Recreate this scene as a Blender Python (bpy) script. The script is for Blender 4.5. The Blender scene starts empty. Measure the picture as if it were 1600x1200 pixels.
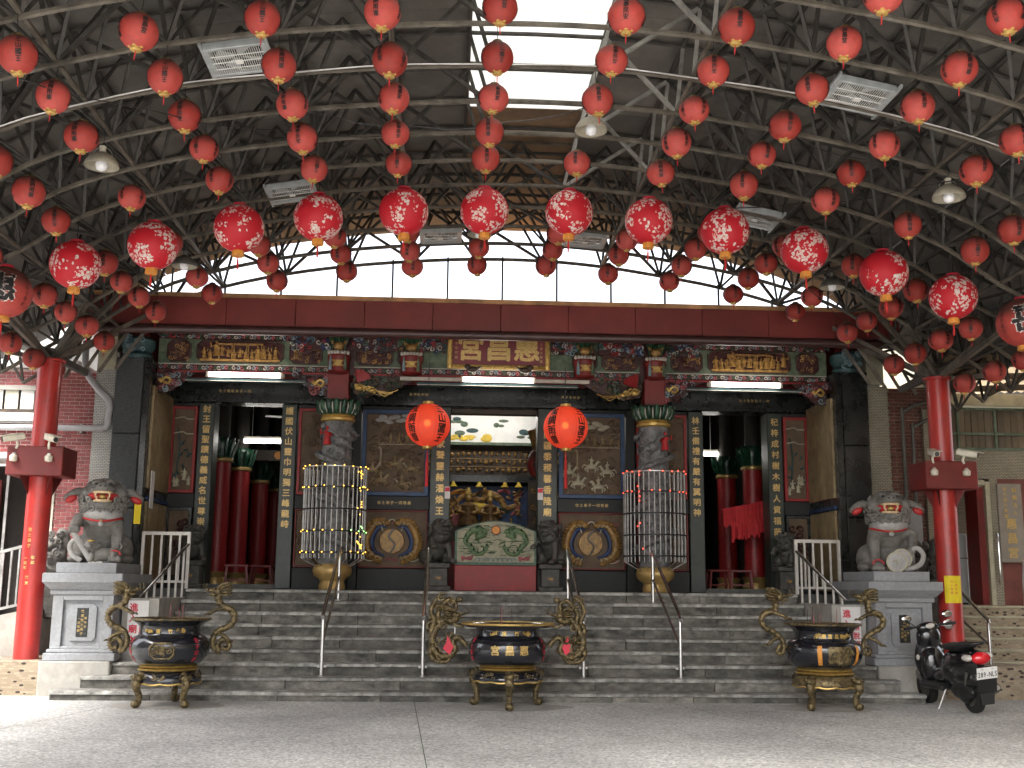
import bpy, math, random
from math import sin, cos, pi, radians, sqrt
from mathutils import Vector, Matrix

sc = bpy.context.scene
col = sc.collection

# ---------------------------------------------------------------- camera
CAMX, CAMZ = -0.76, 1.5
PITCH, YAW, ROLL = radians(10.172), radians(3.181), 0.010
fw = Vector((sin(YAW)*cos(PITCH), cos(YAW)*cos(PITCH), sin(PITCH)))
rt = Vector((cos(YAW), -sin(YAW), 0))
up = rt.cross(fw)
ir = rt*cos(ROLL) + up*sin(ROLL)
iu = -rt*sin(ROLL) + up*cos(ROLL)
cam = bpy.data.cameras.new('camera')
cam.lens = 36*1750/1600
cam.sensor_width = 36
cam.clip_start, cam.clip_end = 0.1, 2000
camo = bpy.data.objects.new('camera', cam)
camo.matrix_world = Matrix(((ir.x, iu.x, -fw.x, CAMX), (ir.y, iu.y, -fw.y, 0), (ir.z, iu.z, -fw.z, CAMZ), (0, 0, 0, 1)))
col.objects.link(camo)
sc.camera = camo

# ---------------------------------------------------------------- sky, sun, exposure
SUN_EL, SUN_AZ = radians(52), radians(218)      # azimuth clockwise from +Y: behind the camera, to the left
w = bpy.data.worlds.new('World')
sc.world = w
w.use_nodes = True
nt = w.node_tree
bg = nt.nodes['Background']
sky = nt.nodes.new('ShaderNodeTexSky')
sky.sky_type = 'NISHITA'
sky.sun_disc = False
sky.sun_elevation = SUN_EL
sky.sun_rotation = SUN_AZ
sky.air_density = 1.0
sky.dust_density = 5.0
sky.ozone_density = 0.6
hs = nt.nodes.new('ShaderNodeHueSaturation')     # a veiled, nearly white summer sky
hs.inputs['Saturation'].default_value = 0.30
nt.links.new(sky.outputs[0], hs.inputs['Color'])
nt.links.new(hs.outputs[0], bg.inputs[0])
bg.inputs[1].default_value = 0.14
sun = bpy.data.lights.new('sun', 'SUN')
sun.energy = 0.8
sun.angle = radians(14)
sun.color = (1, 0.97, 0.93)
suno = bpy.data.objects.new('sun', sun)
sd = Vector((sin(SUN_AZ)*cos(SUN_EL), cos(SUN_AZ)*cos(SUN_EL), sin(SUN_EL)))
suno.rotation_euler = sd.to_track_quat('Z', 'Y').to_euler()
suno.location = (-20, -20, 30)
col.objects.link(suno)
sc.view_settings.view_transform = 'Standard'
sc.view_settings.look = 'None'
sc.view_settings.exposure = 2.5
sc.view_settings.gamma = 1
sc.view_settings.use_curve_mapping = False
sc.render.engine = 'CYCLES'
sc.cycles.max_bounces = 5
sc.cycles.diffuse_bounces = 3
sc.cycles.glossy_bounces = 3
sc.cycles.transmission_bounces = 4
sc.cycles.transparent_max_bounces = 8
sc.cycles.use_denoising = True
sc.cycles.use_adaptive_sampling = True
sc.cycles.adaptive_threshold = .02
sc.cycles.sample_clamp_indirect = 6
sc.cycles.caustics_reflective = False
sc.cycles.caustics_refractive = False

# ---------------------------------------------------------------- materials
MATS = {}
def mat(name, c, rough=.6, metal=0, var=.18, scale=6, bump=0, c2=None, fac=.5, coat=0, emit=0, grime=None, gscale=2.0, detail=6, bscale=None, stretch=None, transl=0, alpha=0, orand=0):
    m = bpy.data.materials.new(name); m.use_nodes = True
    t = m.node_tree; N = t.nodes; L = t.links
    p = N['Principled BSDF']
    c = tuple(c)
    tc = N.new('ShaderNodeTexCoord'); src = tc.outputs['Object']
    if stretch:
        mp = N.new('ShaderNodeMapping'); mp.inputs['Scale'].default_value = stretch
        L.new(src, mp.inputs[0]); src = mp.outputs[0]
    n = N.new('ShaderNodeTexNoise'); n.inputs['Scale'].default_value = scale; n.inputs['Detail'].default_value = detail
    n.inputs['Roughness'].default_value = .65
    L.new(src, n.inputs['Vector'])
    r = N.new('ShaderNodeValToRGB')
    a = c2 if c2 else tuple(x*(1-var*1.6) for x in c)
    b = c if c2 else tuple(min(1, x*(1+var)) for x in c)
    r.color_ramp.elements[0].position = max(0, fac-.2); r.color_ramp.elements[0].color = (*a, 1)
    r.color_ramp.elements[1].position = min(1, fac+.2); r.color_ramp.elements[1].color = (*b, 1)
    L.new(n.outputs[0], r.inputs[0])
    out = r.outputs[0]
    if grime:
        g = N.new('ShaderNodeTexNoise'); g.inputs['Scale'].default_value = gscale; g.inputs['Detail'].default_value = 8
        g.inputs['Roughness'].default_value = .7
        L.new(tc.outputs['Object'], g.inputs['Vector'])
        gr = N.new('ShaderNodeValToRGB'); gr.color_ramp.elements[0].position = .42; gr.color_ramp.elements[1].position = .72
        gr.color_ramp.elements[0].color = (0, 0, 0, 1); gr.color_ramp.elements[1].color = (.75, .75, .75, 1)
        L.new(g.outputs[0], gr.inputs[0])
        mx = N.new('ShaderNodeMix'); mx.data_type = 'RGBA'
        L.new(gr.outputs[0], mx.inputs['Factor']); L.new(out, mx.inputs['A']); mx.inputs['B'].default_value = (*grime, 1)
        out = mx.outputs['Result']
    if orand:
        oi = N.new('ShaderNodeObjectInfo'); mr = N.new('ShaderNodeMapRange'); mr.inputs['To Min'].default_value = 1-orand; mr.inputs['To Max'].default_value = 1+orand*.6
        L.new(oi.outputs['Random'], mr.inputs['Value'])
        hv = N.new('ShaderNodeHueSaturation'); L.new(mr.outputs[0], hv.inputs['Value']); L.new(out, hv.inputs['Color'])
        m3 = N.new('ShaderNodeMath'); m3.operation = 'MULTIPLY_ADD'; m3.inputs[1].default_value = -orand*.2; m3.inputs[2].default_value = 1; L.new(oi.outputs['Random'], m3.inputs[0]); L.new(m3.outputs[0], hv.inputs['Saturation'])
        out = hv.outputs[0]
    L.new(out, p.inputs['Base Color'])
    p.inputs['Metallic'].default_value = metal
    rr = N.new('ShaderNodeMapRange'); rr.inputs['To Min'].default_value = max(.03, rough-.12); rr.inputs['To Max'].default_value = min(1, rough+.12)
    L.new(n.outputs[0], rr.inputs['Value']); L.new(rr.outputs[0], p.inputs['Roughness'])
    if coat: p.inputs['Coat Weight'].default_value = coat; p.inputs['Coat Roughness'].default_value = .12
    if emit:
        L.new(out, p.inputs['Emission Color']); p.inputs['Emission Strength'].default_value = emit
    if bump:
        bn = N.new('ShaderNodeTexNoise'); bn.inputs['Scale'].default_value = bscale or scale*3; bn.inputs['Detail'].default_value = 5
        L.new(src, bn.inputs['Vector'])
        bp = N.new('ShaderNodeBump'); bp.inputs['Strength'].default_value = bump; bp.inputs['Distance'].default_value = .02
        L.new(bn.outputs[0], bp.inputs['Height']); L.new(bp.outputs[0], p.inputs['Normal'])
    if transl:
        tr = N.new('ShaderNodeBsdfTranslucent'); L.new(out, tr.inputs[0])
        ms = N.new('ShaderNodeMixShader'); ms.inputs[0].default_value = transl
        L.new(p.outputs[0], ms.inputs[1]); L.new(tr.outputs[0], ms.inputs[2])
        o = ms.outputs[0]
        if alpha:
            tp = N.new('ShaderNodeBsdfTransparent'); m2 = N.new('ShaderNodeMixShader'); m2.inputs[0].default_value = alpha
            tp.inputs[0].default_value = (1, .45, .2, 1)
            L.new(o, m2.inputs[1]); L.new(tp.outputs[0], m2.inputs[2]); o = m2.outputs[0]
        L.new(o, N['Material Output'].inputs[0])
    MATS[name] = m
    return m

M = dict(
    ground=mat('pebble_concrete', (.36, .35, .33), .8, var=.12, scale=1.1),
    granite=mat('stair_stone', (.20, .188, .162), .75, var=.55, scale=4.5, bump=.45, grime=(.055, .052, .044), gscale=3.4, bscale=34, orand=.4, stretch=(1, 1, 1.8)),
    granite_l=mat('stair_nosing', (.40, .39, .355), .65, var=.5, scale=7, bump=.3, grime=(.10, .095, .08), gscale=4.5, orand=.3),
    porch=mat('porch_paving', (.10, .10, .09), .6, var=.3),
    concrete=mat('old_concrete', (.40, .385, .35), .85, var=.15, scale=3, bump=.1, grime=(.24, .21, .17), gscale=2.5),
    pedestal=mat('grey_granite', (.30, .31, .325), .65, var=.15, scale=22, bump=.06, grime=(.20, .195, .185), gscale=2.2),
    liongrey=mat('carved_stone', (.225, .215, .195), .75, var=.4, scale=9, bump=.5, bscale=42, grime=(.085, .075, .06), gscale=4.5),
    lionlight=mat('smooth_carved_stone', (.40, .39, .375), .6, var=.15, scale=9, bump=.08, grime=(.19, .175, .15), gscale=4),
    stonedark=mat('dark_carved_stone', (.085, .08, .07), .6, var=.4, scale=9, bump=.4, bscale=30),
    colstone=mat('column_stone', (.21, .21, .21), .6, var=.4, scale=9, bump=.4, bscale=26, grime=(.06, .06, .06), gscale=5),
    black=mat('black_granite', (.013, .015, .014), .28, var=.35, scale=5, bump=.03, coat=.3),
    blackmatte=mat('dull_black_stone', (.012, .013, .012), .6, var=.4, scale=5, bump=.05),
    blackrough=mat('split_slate', (.042, .047, .049), .55, var=.5, scale=16, bump=.5, bscale=34, stretch=(1, 1, 3)),
    jamb=mat('green_black_granite', (.028, .036, .029), .4, var=.3, scale=7, bump=.03),
    panel=mat('brown_relief_stone', (.165, .108, .062), .7, var=.4, scale=5, bump=.4, bscale=22, c2=(.075, .050, .032)),
    marble=mat('ochre_marble', (.42, .31, .16), .35, var=.3, scale=6, c2=(.15, .11, .055), fac=.48, stretch=(1, 1.6, .7), grime=(.085, .055, .025), gscale=3.5, bump=.2),
    redpaint=mat('red_gloss_paint', (.46, .030, .024), .36, var=.2, scale=4, coat=.2, grime=(.24, .028, .024), gscale=3.5, bump=.04, stretch=(1, 1, .25)),
    darkred=mat('dark_red_paint', (.19, .016, .014), .5, var=.2, scale=3, grime=(.11, .02, .015)),
    fascia=mat('oxide_red_metal', (.20, .030, .024), .5, var=.18, scale=1.5, grime=(.12, .025, .02), gscale=.9),
    gutter=mat('brown_gutter', (.06, .025, .022), .35, var=.3, scale=3),
    bluepaint=mat('blue_frame_paint', (.025, .06, .14), .5, var=.3),
    redframe=mat('red_frame_paint', (.28, .02, .02), .5, var=.2),
    greenpaint=mat('pale_green_paint', (.145, .175, .115), .6, var=.4, scale=12, c2=(.03, .07, .035)),
    gold=mat('gold_leaf', (.58, .39, .12), .38, metal=.6, var=.25, scale=20),
    goldtext=mat('gold_lettering', (.60, .41, .15), .4, metal=.35, var=.2, scale=30),
    goldold=mat('tarnished_gold', (.34, .25, .11), .42, metal=.5, var=.5, scale=22, bump=.4, c2=(.035, .028, .018), fac=.56),
    goldpaint=mat('gold_paint', (.50, .33, .12), .38, metal=.4, var=.2, scale=5),
    goldcarve=mat('gilt_carving', (.46, .27, .07), .45, metal=.12, var=.5, scale=16, c2=(.12, .055, .02)),
    lacquer=mat('black_lacquer', (.012, .013, .018), .16, var=.2, scale=4, coat=.6),
    ash=mat('incense_ash', (.38, .35, .32), .95, var=.2, scale=20, bump=.4),
    steel=mat('stainless_steel', (.66, .66, .66), .22, metal=1, var=.08, scale=4),
    steeldull=mat('dull_steel', (.52, .50, .48), .35, metal=.85, var=.2, scale=6),
    whiterail=mat('pale_metal_paint', (.62, .58, .53), .4, metal=.2, var=.15),
    truss=mat('weathered_truss_steel', (.135, .118, .094), .55, metal=.25, var=.45, scale=5, grime=(.11, .085, .06), gscale=3),
    trussd=mat('dark_truss_steel', (.060, .055, .048), .6, metal=.2, var=.45, scale=5, grime=(.05, .04, .032), gscale=3),
    skylit=mat('skylit_truss_steel', (.34, .33, .30), .45, metal=.3, var=.3, scale=6),  # same truss steel made paler, the skylight's brightness put into its colour
    roof=mat('grey_roof_insulation', (.145, .132, .116), .85, var=.25, scale=2.2, bump=.8, bscale=2.2, grime=(.11, .095, .08), gscale=1.4, orand=.25),
    roofbrown=mat('aged_brown_sheet', (.20, .13, .075), .7, var=.3, scale=2),
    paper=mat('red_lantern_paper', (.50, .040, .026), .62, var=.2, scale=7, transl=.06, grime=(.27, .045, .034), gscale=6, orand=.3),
    paperlit=mat('lit_lantern_paper', (.78, .15, .10), .6, var=.06, scale=4, transl=.4, alpha=.03),
    goldcollar=mat('gilt_collar', (.62, .40, .12), .4, metal=.4, var=.25, scale=30),
    orange=mat('orange_collar', (.72, .30, .05), .55, var=.2, scale=20),
    tassel=mat('red_tassel', (.60, .03, .03), .8, var=.3, scale=40),
    ink=mat('black_ink', (.012, .010, .010), .6, var=.1),
    white=mat('white_paint', (.78, .77, .74), .5, var=.06),
    whitetext=mat('white_outline', (.75, .70, .66), .6, var=.05),
    cream=mat('cream_enamel', (.66, .62, .50), .4, var=.12),
    teeth=mat('cream_teeth', (.70, .52, .30), .5, var=.15, scale=20),
    mouth=mat('red_mouth_paint', (.45, .02, .02), .5, var=.15),
    black_plastic=mat('black_plastic', (.015, .015, .016), .38, var=.2),
    scooter=mat('black_bodywork', (.010, .010, .012), .18, var=.15, coat=.7),
    rubber=mat('tyre_rubber', (.018, .018, .018), .8, var=.2, bump=.1),
    seatm=mat('seat_vinyl', (.016, .016, .017), .5, var=.2, bump=.1),
    redlens=mat('red_lens', (.60, .012, .02), .12, var=.1, coat=.8),
    clear=mat('clear_lens', (.62, .58, .52), .12, var=.1, coat=.8),
    chrome=mat('mirror_glass', (.70, .70, .68), .05, metal=1, var=.04),
    fanmetal=mat('galvanised_fan', (.50, .53, .53), .45, metal=.35, var=.15),
    bulb=mat('milky_bulb', (.80, .80, .82), .25, var=.03),
    enamel=mat('dusty_enamel', (.42, .38, .30), .5, var=.25, scale=8, grime=(.24, .20, .14), gscale=9),
    enameld=mat('dark_dusty_enamel', (.10, .095, .08), .5, var=.3),
    pink=mat('pink_paint', (.38, .10, .11), .6, var=.3),
    teal=mat('teal_paint', (.022, .065, .07), .55, var=.5, scale=18),
    green=mat('jade_green_paint', (.022, .085, .04), .45, var=.5, scale=14),
    dgreen=mat('bottle_green_glaze', (.012, .055, .03), .3, var=.5, scale=20),
    paleblue=mat('pale_blue_paint', (.19, .26, .29), .55, var=.3, scale=14),
    bluep=mat('deep_blue_paint', (.02, .045, .13), .5, var=.4),
    whitep=mat('chalk_white_paint', (.46, .43, .37), .6, var=.2),
    maroon=mat('maroon_lacquer', (.050, .010, .009), .45, var=.4, scale=9),
    yellow=mat('yellow_paint', (.70, .48, .05), .55, var=.2),
    yellowpaper=mat('yellow_paper', (.80, .62, .02), .7, var=.05),
    whitepaper=mat('white_paper', (.75, .72, .70), .7, var=.05),
    redtext=mat('red_lettering', (.62, .03, .06), .6, var=.05),
    creamstone=mat('cream_stone', (.46, .42, .30), .55, var=.2, scale=5, grime=(.30, .28, .20)),
    brick=mat('red_tile_brick', (.28, .05, .05), .45, var=.3, scale=3, grime=(.22, .05, .045), orand=.25),
    brickr=mat('brown_tile_brick', (.16, .042, .03), .55, var=.25, scale=3, orand=.3),
    mortar=mat('pale_mortar', (.62, .48, .45), .8, var=.1),
    pipe=mat('grey_pipe', (.36, .36, .37), .4, var=.12),
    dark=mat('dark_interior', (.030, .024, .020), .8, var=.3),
    darkwood=mat('dark_timber', (.050, .032, .020), .55, var=.3),
    wood=mat('weathered_board', (.22, .17, .115), .75, var=.35, scale=3, stretch=(1, 1, .15), grime=(.10, .08, .05), orand=.3),
    grating=mat('green_frame', (.12, .17, .12), .5, var=.3),
    awn=mat('tan_corrugated', (.52, .40, .26), .6, var=.2, scale=2, transl=.4),
    fringe=mat('red_fringe', (.55, .025, .03), .8, var=.2, scale=30),
    beads=mat('red_scale_cloth', (.33, .016, .018), .4, var=.25, scale=30, bump=.2, bscale=60),
    fridge=mat('pale_fridge', (.48, .56, .56), .35, var=.05),
    skin=mat('dusky_gilt', (.20, .11, .04), .45, metal=.3, var=.4, scale=12),
    tube=mat('lit_fluorescent_tube', (1, .97, .90), .5, var=0, emit=4),
    tubealt=mat('lit_altar_tube', (1, .97, .9), .5, var=0, emit=7),
    tubein=mat('lit_inner_tube', (1, .96, .88), .5, var=0, emit=2.5),
    cagebar=mat('dull_cage_steel', (.40, .39, .37), .4, metal=.4, var=.3),
    rooftile=mat('sunlit_roof_tile', (.50, .27, .12), .6, var=.3, scale=3),
    screenbg=mat('olive_cream_paint', (.33, .31, .20), .55, var=.25, scale=7, grime=(.2, .2, .13)),
    led=mat('lit_amber_led', (1, .5, .06), .5, var=0, emit=1.2),
    ledr=mat('lit_red_led', (1, .06, .03), .5, var=0, emit=1.4),
    ledg=mat('lit_green_led', (.3, 1, .2), .5, var=0, emit=1.2),
    bulblit=mat('lit_lamp', (1, .42, .10), .5, var=0, emit=5),
    glasswhite=mat('frosted_pane', (.75, .75, .72), .6, var=.05, transl=.6),
    signboard=mat('brown_grey_stone', (.25, .215, .175), .5, var=.15, scale=5),
    boardred=mat('aged_red_board', (.24, .035, .045), .5, var=.3, scale=6, c2=(.13, .03, .035), stretch=(1, 1, .4)),
    olive=mat('olive_green_paint', (.13, .20, .085), .55, var=.5, scale=22, c2=(.04, .075, .03)),
    grass=mat('moss', (.05, .08, .03), .9),
)

def node_ground(m):
    t = m.node_tree; N = t.nodes; L = t.links; p = N['Principled BSDF']
    tc = N.new('ShaderNodeTexCoord')
    v = N.new('ShaderNodeTexVoronoi'); v.inputs['Scale'].default_value = 44; L.new(tc.outputs['Object'], v.inputs['Vector'])
    n2 = N.new('ShaderNodeTexNoise'); n2.inputs['Scale'].default_value = 16; n2.inputs['Detail'].default_value = 8; n2.inputs['Roughness'].default_value = .8
    L.new(tc.outputs['Object'], n2.inputs['Vector'])
    n3 = N.new('ShaderNodeTexNoise'); n3.inputs['Scale'].default_value = .55; n3.inputs['Detail'].default_value = 7
    L.new(tc.outputs['Object'], n3.inputs['Vector'])
    r1 = N.new('ShaderNodeValToRGB'); e = r1.color_ramp
    e.elements[0].position = .28; e.elements[0].color = (.25, .25, .245, 1)
    e.elements[1].position = .72; e.elements[1].color = (.66, .66, .645, 1)
    k = e.elements.new(.5); k.color = (.44, .44, .43, 1)
    mx0 = N.new('ShaderNodeMix'); mx0.data_type = 'RGBA'; mx0.inputs['Factor'].default_value = .45
    L.new(n2.outputs[0], mx0.inputs['A']); L.new(v.outputs['Color'], mx0.inputs['B'])
    bw = N.new('ShaderNodeRGBToBW'); L.new(mx0.outputs['Result'], bw.inputs[0]); L.new(bw.outputs[0], r1.inputs[0])
    r3 = N.new('ShaderNodeValToRGB'); r3.color_ramp.elements[0].position = .3; r3.color_ramp.elements[0].color = (.80, .79, .77, 1)
    r3.color_ramp.elements[1].position = .7; r3.color_ramp.elements[1].color = (1.28, 1.26, 1.22, 1)
    L.new(n3.outputs[0], r3.inputs[0])
    mm = N.new('ShaderNodeMix'); mm.data_type = 'RGBA'; mm.blend_type = 'MULTIPLY'; mm.inputs['Factor'].default_value = 1
    L.new(r1.outputs[0], mm.inputs['A']); L.new(r3.outputs[0], mm.inputs['B'])
    n4 = N.new('ShaderNodeTexNoise'); n4.inputs['Scale'].default_value = 1.9; n4.inputs['Detail'].default_value = 9; n4.inputs['Roughness'].default_value = .75; n4.inputs['Distortion'].default_value = .6
    L.new(tc.outputs['Object'], n4.inputs['Vector'])
    r4 = N.new('ShaderNodeValToRGB'); r4.color_ramp.elements[0].position = .30; r4.color_ramp.elements[0].color = (.74, .73, .71, 1); r4.color_ramp.elements[1].position = .47; r4.color_ramp.elements[1].color = (1, 1, 1, 1)
    L.new(n4.outputs[0], r4.inputs[0])
    m5 = N.new('ShaderNodeMix'); m5.data_type = 'RGBA'; m5.blend_type = 'MULTIPLY'; m5.inputs['Factor'].default_value = 1
    L.new(mm.outputs['Result'], m5.inputs['A']); L.new(r4.outputs[0], m5.inputs['B'])
    L.new(m5.outputs['Result'], p.inputs['Base Color'])
    bp = N.new('ShaderNodeBump'); bp.inputs['Strength'].default_value = .35; bp.inputs['Distance'].default_value = .008
    L.new(v.outputs['Distance'], bp.inputs['Height']); L.new(bp.outputs[0], p.inputs['Normal'])
node_ground(M['ground'])

def blossom(name):
    m = bpy.data.materials.new(name); m.use_nodes = True
    t = m.node_tree; N = t.nodes; L = t.links; p = N['Principled BSDF']
    tc = N.new('ShaderNodeTexCoord')
    oi = N.new('ShaderNodeObjectInfo'); ad = N.new('ShaderNodeVectorMath'); ad.operation = 'MULTIPLY_ADD'
    ad.inputs[1].default_value = (1, 1, 1)
    cb = N.new('ShaderNodeVectorMath'); cb.operation = 'SCALE'; cb.inputs[0].default_value = (3, 7, 5); L.new(oi.outputs['Random'], cb.inputs['Scale'])
    L.new(tc.outputs['Object'], ad.inputs[0]); L.new(cb.outputs[0], ad.inputs[2])
    nd = N.new('ShaderNodeTexNoise'); nd.inputs['Scale'].default_value = 22; L.new(ad.outputs[0], nd.inputs['Vector'])
    sc_ = N.new('ShaderNodeVectorMath'); sc_.operation = 'MULTIPLY_ADD'; sc_.inputs[1].default_value = (.05, .05, .05)
    L.new(nd.outputs['Color'], sc_.inputs[0]); L.new(ad.outputs[0], sc_.inputs[2])
    cl = N.new('ShaderNodeTexVoronoi'); cl.inputs['Scale'].default_value = 4.6; L.new(ad.outputs[0], cl.inputs['Vector'])   # sprays
    pe = N.new('ShaderNodeTexVoronoi'); pe.inputs['Scale'].default_value = 27; L.new(sc_.outputs[0], pe.inputs['Vector'])    # petals
    # a petal shows when its cell centre lies near a spray's centre
    a = N.new('ShaderNodeMath'); a.operation = 'LESS_THAN'; a.inputs[1].default_value = .5; L.new(cl.outputs['Distance'], a.inputs[0])
    b = N.new('ShaderNodeMath'); b.operation = 'LESS_THAN'; b.inputs[1].default_value = .56; L.new(pe.outputs['Distance'], b.inputs[0])
    sp = N.new('ShaderNodeSeparateColor'); L.new(pe.outputs['Color'], sp.inputs[0])
    d = N.new('ShaderNodeMath'); d.operation = 'ADD'; L.new(cl.outputs['Distance'], d.inputs[0])
    d2 = N.new('ShaderNodeMath'); d2.operation = 'MULTIPLY'; d2.inputs[1].default_value = .35; L.new(sp.outputs[0], d2.inputs[0]); L.new(d2.outputs[0], d.inputs[1])
    e = N.new('ShaderNodeMath'); e.operation = 'LESS_THAN'; e.inputs[1].default_value = .66; L.new(d.outputs[0], e.inputs[0])
    f = N.new('ShaderNodeMath'); f.operation = 'MULTIPLY'; L.new(b.outputs[0], f.inputs[0]); L.new(e.outputs[0], f.inputs[1])
    r = N.new('ShaderNodeValToRGB'); r.color_ramp.elements[0].color = (.82, .52, .46, 1); r.color_ramp.elements[1].color = (.88, .84, .78, 1)
    L.new(sp.outputs[1], r.inputs[0])
    mx = N.new('ShaderNodeMix'); mx.data_type = 'RGBA'; mx.inputs['A'].default_value = (.66, .020, .035, 1)
    L.new(r.outputs[0], mx.inputs['B']); L.new(f.outputs[0], mx.inputs['Factor'])
    L.new(mx.outputs['Result'], p.inputs['Base Color']); p.inputs['Roughness'].default_value = .55
    tr = N.new('ShaderNodeBsdfTranslucent'); L.new(mx.outputs['Result'], tr.inputs[0])
    ms = N.new('ShaderNodeMixShader'); ms.inputs[0].default_value = .25
    L.new(p.outputs[0], ms.inputs[1]); L.new(tr.outputs[0], ms.inputs[2]); L.new(ms.outputs[0], N['Material Output'].inputs[0])
    return m
def dusty_shaded_top(m, z0, z1, dust_shade):
    # grey-brown dusty film and painted shade, upper side of the old lantern paper
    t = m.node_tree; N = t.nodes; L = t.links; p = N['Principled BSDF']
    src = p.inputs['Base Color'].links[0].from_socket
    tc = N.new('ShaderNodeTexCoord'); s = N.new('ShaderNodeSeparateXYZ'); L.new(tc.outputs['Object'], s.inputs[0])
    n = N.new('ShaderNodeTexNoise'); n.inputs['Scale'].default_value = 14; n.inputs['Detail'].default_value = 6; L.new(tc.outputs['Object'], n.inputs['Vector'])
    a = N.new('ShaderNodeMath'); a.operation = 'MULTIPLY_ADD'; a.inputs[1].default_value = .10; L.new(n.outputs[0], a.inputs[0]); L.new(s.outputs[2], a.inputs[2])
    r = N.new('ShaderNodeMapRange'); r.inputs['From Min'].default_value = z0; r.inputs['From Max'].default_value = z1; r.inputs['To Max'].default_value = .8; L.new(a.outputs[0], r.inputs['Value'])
    mx = N.new('ShaderNodeMix'); mx.data_type = 'RGBA'; L.new(r.outputs[0], mx.inputs['Factor']); L.new(src, mx.inputs['A']); mx.inputs['B'].default_value = (*dust_shade, 1)
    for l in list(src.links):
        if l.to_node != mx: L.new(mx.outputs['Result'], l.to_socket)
dusty_shaded_top(M['paper'], .055, .175, (.070, .040, .030))
M['blossom'] = blossom('blossom_print_cloth')

def cells(name, sx, sz, ca, cb, gap, dots=None, dotfrac=.0, rough=.5, axis='XZ', brick=True):
    """small tiles (too small to build): brick texture in metres"""
    m = bpy.data.materials.new(name); m.use_nodes = True
    t = m.node_tree; N = t.nodes; L = t.links; p = N['Principled BSDF']
    tc = N.new('ShaderNodeTexCoord'); s = N.new('ShaderNodeSeparateXYZ'); L.new(tc.outputs['Object'], s.inputs[0])
    ad = N.new('ShaderNodeMath'); ad.operation = 'ADD'; L.new(s.outputs[0], ad.inputs[0]); L.new(s.outputs[1], ad.inputs[1])
    c = N.new('ShaderNodeCombineXYZ'); L.new(ad.outputs[0], c.inputs[0]); L.new(s.outputs[2], c.inputs[1])
    b = N.new('ShaderNodeTexBrick'); L.new(c.outputs[0], b.inputs['Vector'])
    b.inputs['Scale'].default_value = 1; b.inputs['Brick Width'].default_value = sx; b.inputs['Row Height'].default_value = sz
    b.inputs['Mortar Size'].default_value = gap[1]; b.inputs['Color1'].default_value = (*ca, 1); b.inputs['Color2'].default_value = (*cb, 1)
    b.inputs['Mortar'].default_value = (*gap[0], 1)
    out = b.outputs['Color']
    if dots:
        v = N.new('ShaderNodeTexVoronoi'); v.inputs['Scale'].default_value = 8; v.inputs['Randomness'].default_value = 1
        mp = N.new('ShaderNodeMapping'); mp.inputs['Scale'].default_value = (1, 1, 2.1); L.new(tc.outputs['Object'], mp.inputs[0]); L.new(mp.outputs[0], v.inputs['Vector'])
        lt = N.new('ShaderNodeMath'); lt.operation = 'LESS_THAN'; lt.inputs[1].default_value = dotfrac; L.new(v.outputs['Distance'], lt.inputs[0])
        mx = N.new('ShaderNodeMix'); mx.data_type = 'RGBA'; L.new(lt.outputs[0], mx.inputs['Factor']); L.new(out, mx.inputs['A']); mx.inputs['B'].default_value = (*dots, 1)
        out = mx.outputs['Result']
    n = N.new('ShaderNodeTexNoise'); n.inputs['Scale'].default_value = 1.7; n.inputs['Detail'].default_value = 6; L.new(tc.outputs['Object'], n.inputs['Vector'])
    rr = N.new('ShaderNodeValToRGB'); rr.color_ramp.elements[0].position = .3; rr.color_ramp.elements[0].color = (.72, .70, .66, 1); rr.color_ramp.elements[1].position = .65
    L.new(n.outputs[0], rr.inputs[0])
    mm = N.new('ShaderNodeMix'); mm.data_type = 'RGBA'; mm.blend_type = 'MULTIPLY'; mm.inputs['Factor'].default_value = 1
    L.new(out, mm.inputs['A']); L.new(rr.outputs[0], mm.inputs['B'])
    L.new(mm.outputs['Result'], p.inputs['Base Color']); p.inputs['Roughness'].default_value = rough
    return m
M['mosaic'] = cells('white_mosaic_tile', .058, .026, (.60, .58, .52), (.46, .45, .42), ((.16, .17, .18), .0045))
M['mosaicy'] = cells('cream_mosaic_tile', .058, .026, (.40, .35, .25), (.30, .27, .20), ((.11, .10, .085), .0045))
M['pebble'] = cells('tan_pebble_tile', .075, .03, (.42, .345, .245), (.28, .22, .15), ((.30, .24, .18), .003), dots=(.045, .028, .022), dotfrac=.27, rough=.6)

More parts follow.
